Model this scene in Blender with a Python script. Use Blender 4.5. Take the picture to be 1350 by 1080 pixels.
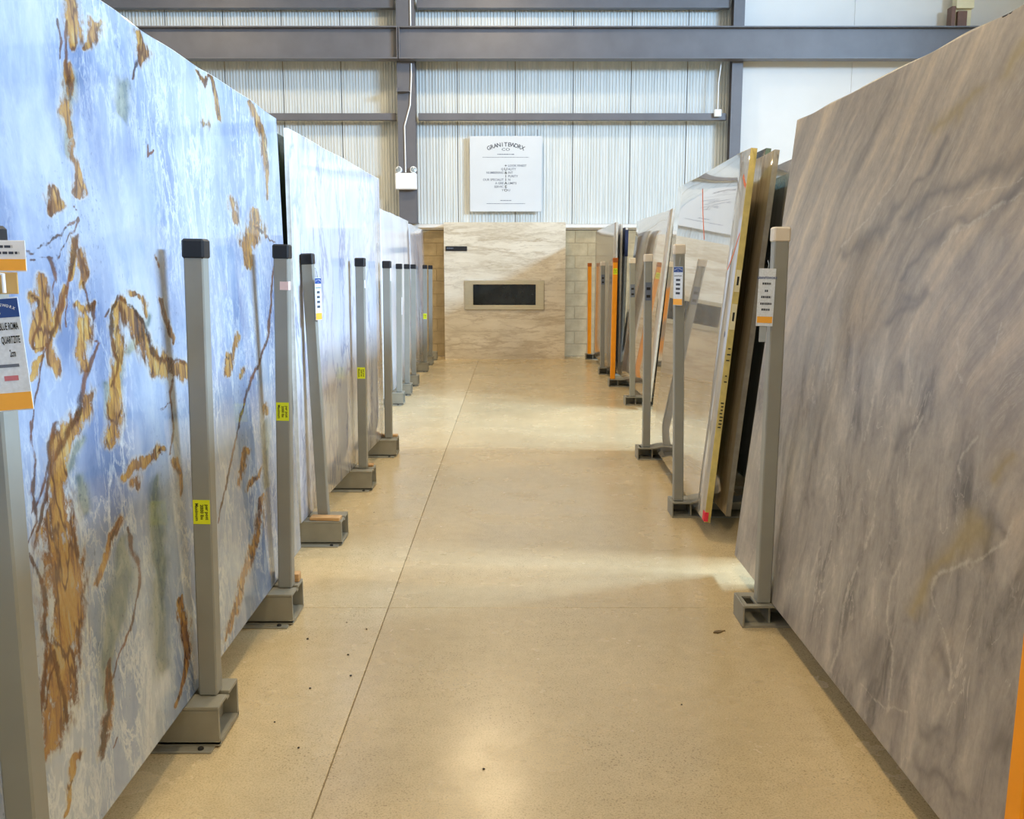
import bpy, bmesh, math, random
import numpy as np
from mathutils import Vector, Matrix

for o in list(bpy.data.objects):
    bpy.data.objects.remove(o, do_unlink=True)
scene = bpy.context.scene
C = scene.collection
R = math.radians

# ---------------------------------------------------------------- camera
cam_data = bpy.data.cameras.new('camera')
cam_data.sensor_width = 36.0
cam_data.lens = 36.0 * 1250.0 / 1350.0
cam_data.clip_start = 0.05
cam = bpy.data.objects.new('camera', cam_data)
C.objects.link(cam)
cam.location = (0.0, 0.0, 1.40)
cam.rotation_euler = (R(90.0 - 8.46), 0.0, 0.0)
scene.camera = cam

# ---------------------------------------------------------------- world, daylight, exposure
world = bpy.data.worlds.new('sky')
scene.world = world
world.use_nodes = True
wbg = world.node_tree.nodes['Background']
wbg.inputs[0].default_value = (0.72, 0.86, 1.0, 1.0)
wbg.inputs[1].default_value = 1.2
vs = scene.view_settings
vs.view_transform = 'Standard'
vs.look = 'None'
vs.gamma = 1.0
vs.use_curve_mapping = False
vs.exposure = -1.70
scene.cycles.max_bounces = 8
scene.cycles.diffuse_bounces = 5
scene.cycles.glossy_bounces = 4
scene.cycles.caustics_reflective = False
scene.cycles.caustics_refractive = False
scene.cycles.sample_clamp_indirect = 8.0
scene.cycles.use_denoising = True

WALL_RIGHT_X, WALL_LEFT_X = 8.6, -8.0
WALL_BACK_Y, WALL_FRONT_Y = 15.25, -6.0
CEIL_Z = 8.0
WIN_Z0, WIN_Z1 = 5.2, 6.3
WINDOWS_Y = [(2.9, 4.9), (5.3, 7.3)]
for y0, y1 in WINDOWS_Y:                      # daylight standing in the clerestory openings
    ld = bpy.data.lights.new('window_right_offscreen', 'AREA')
    ld.shape = 'RECTANGLE'
    ld.size = WIN_Z1 - WIN_Z0
    ld.size_y = y1 - y0
    ld.energy = 5900.0
    ld.color = (0.46, 0.70, 1.0)
    lo = bpy.data.objects.new('window_right_%d_offscreen' % (WINDOWS_Y.index((y0, y1)) + 1), ld)
    C.objects.link(lo)
    lo.location = (WALL_RIGHT_X + 0.17, (y0 + y1) / 2, (WIN_Z0 + WIN_Z1) / 2)
    lo.rotation_euler = (0.0, R(90.0), 0.0)   # local -Z looks to -X
LAMPS = [(-0.35, 12.6), (-5.0, 12.2), (5.6, 9.5), (-0.3, 6.0), (-5.2, 5.0), (5.2, 4.0),
         (0.0, 0.6), (-4.6, -1.6), (4.6, -2.0)]
LAMP_Z = 6.2
LAMP_W = 365.0
LAMP_COL = (1.0, 0.77, 0.46)

# ---------------------------------------------------------------- helpers
def new_obj(name, me, parent=None, m=None):
    o = bpy.data.objects.new(name, me)
    C.objects.link(o)
    if m is not None and len(me.materials) == 0:
        me.materials.append(m)
    if parent is not None:
        o.parent = parent
    return o

def tag(o, label=None, cat=None, group=None, kind=None):
    if label: o['label'] = label
    if cat: o['category'] = cat
    if group: o['group'] = group
    if kind or cat: o['kind'] = kind or 'thing'
    return o

def thing(name, label, cat, loc=(0, 0, 0), rz=0.0, group=None, kind=None):
    o = bpy.data.objects.new(name, None)
    C.objects.link(o)
    o.empty_display_size = 0.1
    o.location = loc
    o.rotation_euler = (0, 0, rz)
    return tag(o, label, cat, group, kind)

class MB:
    """collects polygons for one mesh"""
    def __init__(s):
        s.v, s.f, s.mi = [], [], []
    def box(s, x0, x1, y0, y1, z0, z1, ch=0.0, mi=0):
        b = len(s.v)
        if ch <= 0:
            s.v += [(x, y, z) for z in (z0, z1) for y in (y0, y1) for x in (x0, x1)]
            for f in ((0, 2, 3, 1), (4, 5, 7, 6), (0, 1, 5, 4), (2, 6, 7, 3), (0, 4, 6, 2), (1, 3, 7, 5)):
                s.f.append([b + i for i in f]); s.mi.append(mi)
        else:
            bm = bmesh.new()
            bmesh.ops.create_cube(bm, size=1.0)
            for vv in bm.verts:
                vv.co = ((x0 + x1) / 2 + vv.co.x * (x1 - x0), (y0 + y1) / 2 + vv.co.y * (y1 - y0), (z0 + z1) / 2 + vv.co.z * (z1 - z0))
            bmesh.ops.bevel(bm, geom=list(bm.edges), offset=ch, segments=1, affect='EDGES', profile=0.5)
            bm.verts.ensure_lookup_table()
            s.v += [tuple(vv.co) for vv in bm.verts]
            for ff in bm.faces:
                s.f.append([b + vv.index for vv in ff.verts]); s.mi.append(mi)
            bm.free()
        return s
    def prism(s, poly, y0, y1, axis='Y', mi=0):
        """poly of (a,b) pairs extruded along axis: Y -> (a,y,b); X -> (x,a,b); Z -> (a,b,z)"""
        b = len(s.v); n = len(poly)
        def P(a, c, t):
            return {'Y': (a, t, c), 'X': (t, a, c), 'Z': (a, c, t)}[axis]
        s.v += [P(a, c, y0) for a, c in poly] + [P(a, c, y1) for a, c in poly]
        s.f.append([b + i for i in range(n)]); s.mi.append(mi)
        s.f.append([b + n + i for i in reversed(range(n))]); s.mi.append(mi)
        for i in range(n):
            j = (i + 1) % n
            s.f.append([b + j, b + i, b + n + i, b + n + j]); s.mi.append(mi)
        return s
    def tube(s, pts, r, seg=8, mi=0):
        b = len(s.v)
        pts = [Vector(p) for p in pts]
        for k, p in enumerate(pts):
            d = (pts[min(k + 1, len(pts) - 1)] - pts[max(k - 1, 0)]).normalized()
            a = d.cross(Vector((0.31, 0.95, 0.1))).normalized()
            c = d.cross(a)
            for i in range(seg):
                t = 2 * math.pi * i / seg
                s.v.append(tuple(p + r * (math.cos(t) * a + math.sin(t) * c)))
        for k in range(len(pts) - 1):
            for i in range(seg):
                j = (i + 1) % seg
                s.f.append([b + k * seg + i, b + k * seg + j, b + (k + 1) * seg + j, b + (k + 1) * seg + i]); s.mi.append(mi)
        s.f.append([b + i for i in reversed(range(seg))]); s.mi.append(mi)
        s.f.append([b + (len(pts) - 1) * seg + i for i in range(seg)]); s.mi.append(mi)
        return s
    def lathe(s, prof, seg=20, cx=0, cy=0, mi=0):
        """profile of (radius, z)"""
        b = len(s.v)
        for r, z in prof:
            for i in range(seg):
                t = 2 * math.pi * i / seg
                s.v.append((cx + r * math.cos(t), cy + r * math.sin(t), z))
        for k in range(len(prof) - 1):
            for i in range(seg):
                j = (i + 1) % seg
                s.f.append([b + k * seg + i, b + k * seg + j, b + (k + 1) * seg + j, b + (k + 1) * seg + i]); s.mi.append(mi)
        s.f.append([b + i for i in reversed(range(seg))]); s.mi.append(mi)
        s.f.append([b + (len(prof) - 1) * seg + i for i in range(seg)]); s.mi.append(mi)
        return s
    def mesh(s, name):
        me = bpy.data.meshes.new(name)
        me.from_pydata(s.v, [], s.f)
        if any(s.mi):
            me.polygons.foreach_set('material_index', s.mi)
        bm = bmesh.new(); bm.from_mesh(me)
        bmesh.ops.recalc_face_normals(bm, faces=bm.faces)
        bm.to_mesh(me); bm.free()
        me.update()
        return me
    def build(s, name, m, parent=None):
        me = s.mesh(name)
        for x in (m if isinstance(m, (list, tuple)) else [m]):
            me.materials.append(x)
        return new_obj(name, me, parent)

def text_mesh(items):
    """items: (string, size, x, y, angle, align, sx) -> one flat mesh in the XY plane"""
    V, Fc = [], []
    for (t, size, x, y, ang, align, sx) in items:
        cu = bpy.data.curves.new('lettering', 'FONT')
        cu.body = t; cu.size = size; cu.align_x = align; cu.align_y = 'CENTER'
        cu.resolution_u = 2; cu.offset = size * 0.018
        o = bpy.data.objects.new('lettering', cu)
        me = bpy.data.meshes.new_from_object(o)
        ca, sa = math.cos(ang), math.sin(ang)
        b = len(V)
        for v in me.vertices:
            px, py = v.co.x * sx, v.co.y
            V.append((x + ca * px - sa * py, y + sa * px + ca * py, 0.0))
        for p in me.polygons:
            Fc.append([b + i for i in p.vertices])
        bpy.data.objects.remove(o); bpy.data.curves.remove(cu); bpy.data.meshes.remove(me)
    me = bpy.data.meshes.new('lettering')
    me.from_pydata(V, [], Fc)
    return me

def lettering(items, m, parent, rot=(0, 0, 0), loc=(0, 0, 0), name='lettering'):
    me = text_mesh(items)
    me.materials.append(m)
    o = new_obj(name, me, parent)
    o.location = loc; o.rotation_euler = rot
    if len(items) > 3: o['kind'] = 'stuff'
    return o

# ---------------------------------------------------------------- materials
class N:
    def __init__(s, name):
        s.m = bpy.data.materials.new(name); s.m.use_nodes = True
        s.t = s.m.node_tree; s.b = s.t.nodes['Principled BSDF']
        s.tc = None
    def node(s, kind, **kw):
        n = s.t.nodes.new(kind)
        for k, v in kw.items(): setattr(n, k, v)
        return n
    def link(s, a, b): s.t.links.new(a, b)
    def coord(s, scale=(1, 1, 1), rot=(0, 0, 0), loc=(0, 0, 0)):
        if s.tc is None: s.tc = s.node('ShaderNodeTexCoord')
        mp = s.node('ShaderNodeMapping')
        mp.inputs['Scale'].default_value = scale
        mp.inputs['Rotation'].default_value = rot
        mp.inputs['Location'].default_value = loc
        s.link(s.tc.outputs['Object'], mp.inputs['Vector'])
        return mp.outputs['Vector']
    def noise(s, vec, scale, detail=4.0, rough=0.55, dist=0.0):
        n = s.node('ShaderNodeTexNoise')
        n.inputs['Scale'].default_value = scale; n.inputs['Detail'].default_value = detail
        n.inputs['Roughness'].default_value = rough; n.inputs['Distortion'].default_value = dist
        s.link(vec, n.inputs['Vector'])
        return n.outputs['Fac']
    def ramp(s, fac, stops, interp='LINEAR'):
        r = s.node('ShaderNodeValToRGB')
        r.color_ramp.interpolation = interp
        el = r.color_ramp.elements
        while len(el) > 1: el.remove(el[-1])
        el[0].position = stops[0][0]; el[0].color = col4(stops[0][1])
        for p, c in stops[1:]:
            e = el.new(p); e.color = col4(c)
        s.link(fac, r.inputs['Fac'])
        return r.outputs['Color']
    def math(s, op, a, b=None, c=None, clamp=False):
        n = s.node('ShaderNodeMath', operation=op, use_clamp=clamp)
        for i, x in enumerate((a, b, c)):
            if x is None: continue
            if isinstance(x, (int, float)): n.inputs[i].default_value = x
            else: s.link(x, n.inputs[i])
        return n.outputs[0]
    def mix(s, fac, a, b, mode='MIX'):
        n = s.node('ShaderNodeMix', data_type='RGBA', blend_type=mode)
        for sock, x in ((n.inputs[0], fac), (n.inputs[6], a), (n.inputs[7], b)):
            if isinstance(x, (int, float)): sock.default_value = x
            elif isinstance(x, tuple): sock.default_value = col4(x)
            else: s.link(x, sock)
        return n.outputs[2]
    def warp(s, vec, scale, amount):
        n = s.node('ShaderNodeTexNoise')
        n.inputs['Scale'].default_value = scale; n.inputs['Detail'].default_value = 3.0
        s.link(vec, n.inputs['Vector'])
        a = s.node('ShaderNodeVectorMath', operation='SUBTRACT'); a.inputs[1].default_value = (0.5, 0.5, 0.5)
        s.link(n.outputs['Color'], a.inputs[0])
        b = s.node('ShaderNodeVectorMath', operation='SCALE'); b.inputs['Scale'].default_value = amount
        s.link(a.outputs[0], b.inputs[0])
        c = s.node('ShaderNodeVectorMath', operation='ADD')
        s.link(vec, c.inputs[0]); s.link(b.outputs[0], c.inputs[1])
        return c.outputs[0]
    def attr(s, name):
        n = s.node('ShaderNodeAttribute', attribute_name=name)
        sep = s.node('ShaderNodeSeparateColor')
        s.link(n.outputs['Color'], sep.inputs[0])
        return sep.outputs
    def bump(s, h, strength=0.2, dist=0.01):
        n = s.node('ShaderNodeBump')
        n.inputs['Strength'].default_value = strength; n.inputs['Distance'].default_value = dist
        s.link(h, n.inputs['Height']); s.link(n.outputs[0], s.b.inputs['Normal'])
    def out(s, color=None, rough=None, metal=0.0, spec=0.5):
        if isinstance(color, tuple): s.b.inputs['Base Color'].default_value = col4(color)
        elif color is not None: s.link(color, s.b.inputs['Base Color'])
        if isinstance(rough, (int, float)): s.b.inputs['Roughness'].default_value = rough
        elif rough is not None: s.link(rough, s.b.inputs['Roughness'])
        s.b.inputs['Metallic'].default_value = metal
        s.b.inputs['Specular IOR Level'].default_value = spec
        return s.m

def lin(c):
    c /= 255.0
    return c / 12.92 if c <= 0.04045 else ((c + 0.055) / 1.055) ** 2.4
def srgb(r, g, b): return (lin(r), lin(g), lin(b))
def col4(c): return (c[0], c[1], c[2], 1.0)

def plain(name, c, rough=0.5, metal=0.0, var=0.12, scale=14.0, spec=0.5):
    n = N(name)
    v = n.coord()
    f = n.noise(v, scale, 5.0)
    a = tuple(x * (1 - var) for x in c); b = tuple(min(1.0, x * (1 + var)) for x in c)
    return n.out(n.ramp(f, [(0.3, a), (0.7, b)]), rough, metal, spec)

M = {}
M['steel_paint'] = plain('grey_painted_steel', srgb(146, 146, 138), 0.42, 0.0, 0.07, 6.0)
M['steel_base'] = plain('grey_painted_base_steel', srgb(146, 143, 130), 0.5, 0.0, 0.10, 9.0)
M['orange'] = plain('orange_painted_steel', srgb(246, 156, 8), 0.45, 0.0, 0.08, 8.0)
M['orange_cap'] = plain('dark_orange_plastic', srgb(176, 92, 22), 0.5, 0.0, 0.08)
M['black_cap'] = plain('black_plastic', srgb(20, 20, 24), 0.45, 0.0, 0.2)
M['white_cap'] = plain('cream_plastic', srgb(226, 214, 196), 0.5, 0.0, 0.04)
M['yellow'] = plain('yellow_sticker_paper', srgb(232, 240, 30), 0.6, 0.0, 0.03)
M['ink'] = plain('black_ink', srgb(26, 26, 26), 0.7, 0.0, 0.05)
M['ink_olive'] = plain('dark_olive_ink', srgb(52, 56, 10), 0.7, 0.0, 0.05)
M['ink_grey'] = plain('grey_ink', srgb(104, 112, 128), 0.7, 0.0, 0.05)
M['ink_slate'] = plain('slate_ink', srgb(64, 70, 84), 0.7, 0.0, 0.05)
M['ink_red'] = plain('red_ink', srgb(205, 120, 130), 0.7, 0.0, 0.05)
M['paper'] = plain('white_card', srgb(236, 238, 242), 0.55, 0.0, 0.03, 60.0)
M['board'] = plain('white_sign_board', srgb(212, 217, 222), 0.5, 0.0, 0.02, 3.0)
M['speckled_paper'] = plain('speckled_white_card', srgb(222, 230, 240), 0.5, 0.0, 0.10, 130.0)
M['tag_blue'] = plain('navy_blue_print', srgb(34, 70, 140), 0.5, 0.0, 0.05)
M['tag_orange'] = plain('orange_print', srgb(250, 178, 60), 0.55, 0.0, 0.04)
M['tag_tan'] = plain('tan_plastic', srgb(206, 170, 104), 0.4, 0.0, 0.06)
M['pink_paper'] = plain('pale_pink_sticker', srgb(236, 206, 200), 0.6, 0.0, 0.05)
M['dark_steel'] = plain('dark_grey_painted_girder', srgb(104, 104, 110), 0.45, 0.0, 0.10, 3.0)
M['sill'] = plain('white_painted_sill', srgb(238, 236, 232), 0.5, 0.0, 0.03)
M['white_paint'] = plain('white_wall_paint', srgb(240, 238, 234), 0.7, 0.0, 0.02, 2.0)
M['ceiling'] = plain('grey_ceiling_deck', srgb(176, 174, 168), 0.8, 0.0, 0.03, 2.0)
M['device'] = plain('white_device_plastic', srgb(240, 242, 244), 0.4, 0.0, 0.02)
M['lens'] = plain('clear_grey_lens', srgb(168, 176, 180), 0.15, 0.3, 0.10)
M['red_wax'] = plain('red_wax_crayon', srgb(214, 40, 62), 0.6, 0.0, 0.15, 60.0)
M['orange_wax'] = plain('orange_wax_crayon', srgb(222, 110, 60), 0.6, 0.0, 0.15, 60.0)
M['navy'] = plain('navy_sheet', srgb(24, 34, 66), 0.5, 0.0, 0.2)
M['brown'] = plain('brown_steel', srgb(112, 78, 60), 0.5, 0.0, 0.15)
M['cream'] = plain('cream_paint', srgb(236, 226, 188), 0.6, 0.0, 0.03)
M['black_plate'] = plain('black_plate', srgb(26, 27, 32), 0.35, 0.0, 0.1)
M['leaf'] = plain('dry_leaf', srgb(112, 92, 58), 0.8, 0.0, 0.25, 60.0)
M['grit'] = plain('dark_grit', srgb(70, 60, 48), 0.9, 0.0, 0.25, 90.0)

def wood():
    n = N('pale_pine_wood')
    v = n.coord((1, 1, 14))
    f = n.noise(n.warp(v, 6.0, 0.1), 9.0, 4.0)
    return n.out(n.ramp(f, [(0.3, srgb(176, 132, 86)), (0.7, srgb(222, 182, 130))]), 0.7)
M['wood'] = wood()

def brushed():
    n = N('brushed_brass_steel')
    f = n.noise(n.coord((1, 1, 40)), 12.0, 3.0)
    return n.out(n.ramp(f, [(0.2, srgb(214, 200, 168)), (0.8, srgb(240, 230, 204))]), 0.30, 1.0)
M['brushed'] = brushed()

def dark_glass():
    n = N('dark_fireplace_glass')
    return n.out(n.ramp(n.noise(n.coord(), 4.0, 4.0), [(0.3, srgb(14, 16, 20)), (0.7, srgb(40, 44, 44))]), 0.06)
M['glass'] = dark_glass()

def concrete(name, tint):
    n = N(name)
    v = n.coord()
    big = n.noise(v, 0.9, 4.0)
    base = n.ramp(big, [(0.25, tuple(x * 0.86 for x in tint)), (0.75, tuple(min(1, x * 1.10) for x in tint))])
    mid = n.noise(v, 16.0, 6.0, 0.7)
    base = n.mix(0.28, base, n.ramp(mid, [(0.35, (0.62, 0.60, 0.56)), (0.65, (1.0, 1.0, 1.0))]), 'MULTIPLY')
    vo = n.node('ShaderNodeTexVoronoi'); vo.inputs['Scale'].default_value = 85.0
    n.link(v, vo.inputs['Vector'])
    spots = n.ramp(vo.outputs['Distance'], [(0.12, (0.42, 0.38, 0.32)), (0.30, (1, 1, 1))])
    gate = n.ramp(n.noise(v, 2.2, 4.0), [(0.42, (0, 0, 0)), (0.62, (1, 1, 1))])
    base = n.mix(n.math('MULTIPLY', n.math('ADD', gate, 0.25), 0.6, clamp=True), base, n.mix(1.0, base, spots, 'MULTIPLY'))
    fine = n.noise(v, 190.0, 3.0, 0.7)
    base = n.mix(0.55, base, n.ramp(fine, [(0.36, (0.50, 0.46, 0.40)), (0.52, (1, 1, 1))]), 'MULTIPLY')
    rg = n.ramp(n.noise(v, 3.0, 5.0), [(0.3, (0.19,) * 3), (0.7, (0.31,) * 3)])
    n.bump(fine, 0.05, 0.002)
    return n.out(base, rg, 0.0, 0.5)
M['concrete_a'] = concrete('polished_concrete', srgb(217, 195, 152))
M['concrete_b'] = concrete('polished_concrete_pale', srgb(225, 205, 164))
M['joint'] = plain('joint_filler', srgb(158, 142, 114), 0.85, 0.0, 0.15, 30.0)

def ribbed():
    n = N('white_ribbed_sheet_metal')
    f = n.noise(n.coord((9, 1, 0.25)), 3.0, 3.0)
    return n.out(n.ramp(f, [(0.3, srgb(200, 206, 206)), (0.7, srgb(226, 229, 228))]), 0.45)
M['ribbed'] = ribbed()
M['side_wall'] = plain('grey_wall_sheet', srgb(186, 182, 172), 0.7, 0.0, 0.04, 2.0)

def block():
    n = N('tan_concrete_block')
    v = n.coord()
    f = n.noise(v, 5.0, 6.0, 0.65)
    return n.out(n.ramp(f, [(0.3, srgb(166, 148, 116)), (0.7, srgb(196, 178, 142))]), 0.85)
M['block'] = block()
M['mortar'] = plain('grey_mortar', srgb(172, 155, 124), 0.9, 0.0, 0.1)

# -- stones. Slab object space: x along the slab, z up it, y through it.
def marble(name, ground, veins, stretch=(1, 1, 1), rot=0.0, scale=1.5, rough=0.08, warp=0.35, cloud=(0.35, 0.65), fine=0.25, spec=0.5, coat=0.0):
    """ground: two colours; veins: list of (scale, width, colour, amount)"""
    n = N(name)
    v = n.coord(stretch, (0, rot, 0), (1.7 * len(name), 0, 0.9 * len(name)))
    w = n.warp(v, scale, warp)
    col = n.ramp(n.noise(w, scale * 1.3, 6.0, 0.6), [(cloud[0], ground[0]), (cloud[1], ground[1])])
    for (sc, width, c, amt) in veins:
        f = n.noise(w, sc, 7.0, 0.62)
        line = n.math('SUBTRACT', 1.0, n.math('DIVIDE', n.math('ABSOLUTE', n.math('SUBTRACT', f, 0.5)), width), clamp=True)
        gate = n.ramp(n.noise(v, sc * 0.6, 2.0), [(0.35, (0.15,) * 3), (0.65, (1, 1, 1))])
        col = n.mix(n.math('MULTIPLY', n.math('MULTIPLY', line, gate), amt), col, c)
    g = n.noise(v, 60.0, 4.0, 0.7)
    col = n.mix(fine, col, n.ramp(g, [(0.3, (0.70, 0.70, 0.70)), (0.7, (1, 1, 1))]), 'MULTIPLY')
    if coat:
        n.b.inputs['Coat Weight'].default_value = coat; n.b.inputs['Coat Roughness'].default_value = 0.02; n.b.inputs['Coat IOR'].default_value = 1.6
    return n.out(col, rough, 0.0, spec)

def blue_stone():
    n = N('blue_quartzite_polished')
    v = n.coord((1, 1, 0.5), (0, R(-8), 0))
    w = n.warp(v, 2.0, 0.35)
    col = n.ramp(n.noise(w, 2.2, 7.0, 0.62), [(0.36, srgb(108, 126, 160)), (0.44, srgb(138, 154, 182)), (0.53, srgb(160, 174, 194)), (0.64, srgb(186, 194, 202))])
    # pale frosting and white hair veins
    for sc, wd, amt in ((2.6, 0.020, 0.85), (5.5, 0.022, 0.55), (1.4, 0.010, 0.8)):
        f = n.noise(n.warp(n.coord((1.5, 1, 0.55), (0, R(14), 0), (sc, 0, sc)), 3.0, 0.3), sc, 8.0, 0.66)
        line = n.math('SUBTRACT', 1.0, n.math('DIVIDE', n.math('ABSOLUTE', n.math('SUBTRACT', f, 0.5)), wd), clamp=True)
        gate = n.ramp(n.noise(v, 1.7, 3.0), [(0.40, (0.1,) * 3), (0.62, (1, 1, 1))])
        col = n.mix(n.math('MULTIPLY', n.math('MULTIPLY', line, gate), amt), col, srgb(216, 222, 222))
    at = n.attr('stone')
    fine = n.noise(n.coord((1, 1, 0.7)), 42.0, 6.0, 0.7)
    mid = n.noise(n.warp(n.coord((1, 1, 0.6)), 9.0, 0.12), 11.0, 6.0, 0.68)
    # grey green clouds
    gm = n.math('MULTIPLY', n.math('ADD', at[2], n.math('MULTIPLY', n.math('SUBTRACT', mid, 0.5), 0.9)), 1.0, clamp=True)
    gm = n.math('MULTIPLY', gm, n.math('MULTIPLY', at[2], 1.1, clamp=True))
    col = n.mix(n.math('MULTIPLY', gm, 0.95), col, n.ramp(mid, [(0.42, srgb(92, 108, 108)), (0.58, srgb(146, 154, 142))]))
    # pepper of dark grains in drifts
    pep = n.ramp(n.noise(n.coord((1.3, 1, 0.9)), 62.0, 4.0, 0.65), [(0.58, (0, 0, 0)), (0.66, (1, 1, 1))])
    drift = n.math('MAXIMUM', n.ramp(n.noise(n.coord((1, 1, 0.5)), 2.6, 5.0), [(0.50, (0, 0, 0)), (0.60, (1, 1, 1))]), at[2])
    col = n.mix(n.math('MULTIPLY', n.math('MULTIPLY', pep, drift), 0.6), col, srgb(70, 82, 96))
    # golden rust with a cream halo and a dark rim
    g = n.math('MULTIPLY_ADD', n.math('MULTIPLY', n.math('ADD', n.math('SUBTRACT', mid, 0.52), n.math('MULTIPLY', n.math('SUBTRACT', fine, 0.5), 0.7)), 2.6), n.math('MULTIPLY', at[0], 1.6, clamp=True), at[0])
    halo = n.ramp(g, [(0.06, (0, 0, 0)), (0.36, (1, 1, 1))])
    col = n.mix(n.math('MULTIPLY', halo, 0.35), col, srgb(202, 194, 164))
    body = n.ramp(g, [(0.34, (0, 0, 0)), (0.62, (1, 1, 1))])
    goldc = n.ramp(n.noise(n.warp(n.coord((2.0, 1, 0.55)), 5.0, 0.35), 6.0, 9.0, 0.74),
                   [(0.37, srgb(66, 38, 18)), (0.43, srgb(112, 70, 26)), (0.50, srgb(160, 112, 34)), (0.57, srgb(182, 142, 58)), (0.66, srgb(172, 164, 128))])
    goldc = n.mix(n.ramp(g, [(0.42, (0.75,) * 3), (0.72, (0, 0, 0))]), goldc, srgb(106, 62, 24))
    vc = n.node('ShaderNodeTexVoronoi', feature='DISTANCE_TO_EDGE'); vc.inputs['Scale'].default_value = 7.0
    n.link(n.warp(n.coord((1.8, 1, 0.6)), 8.0, 0.25), vc.inputs['Vector'])
    crack = n.ramp(vc.outputs['Distance'], [(0.012, (1, 1, 1)), (0.06, (0, 0, 0))])
    goldc = n.mix(n.math('MULTIPLY', crack, 0.7), goldc, srgb(70, 38, 20))
    col = n.mix(n.math('MULTIPLY', body, 0.9), col, goldc)
    near = n.ramp(at[0], [(0.02, (0, 0, 0)), (0.4, (1, 1, 1))])
    col = n.mix(n.math('MULTIPLY', n.math('MULTIPLY', n.math('MULTIPLY', crack, near), n.ramp(mid, [(0.42, (0, 0, 0)), (0.55, (1, 1, 1))])), 0.7), col, srgb(92, 58, 36))
    d = n.math('MULTIPLY_ADD', n.math('SUBTRACT', fine, 0.5), 1.6, at[1])
    dk = n.ramp(d, [(0.45, (0, 0, 0)), (0.85, (1, 1, 1))])
    dk = n.math('MULTIPLY', dk, n.math('MULTIPLY', at[1], 2.0, clamp=True))
    col = n.mix(n.math('MULTIPLY', dk, 0.88), col, n.ramp(mid, [(0.4, srgb(58, 40, 30)), (0.65, srgb(120, 74, 38))]))
    col = n.mix(0.22, col, n.ramp(fine, [(0.3, (0.66, 0.68, 0.72)), (0.7, (1, 1, 1))]), 'MULTIPLY')
    return n.out(col, 0.05)
M['blue'] = blue_stone()

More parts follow.
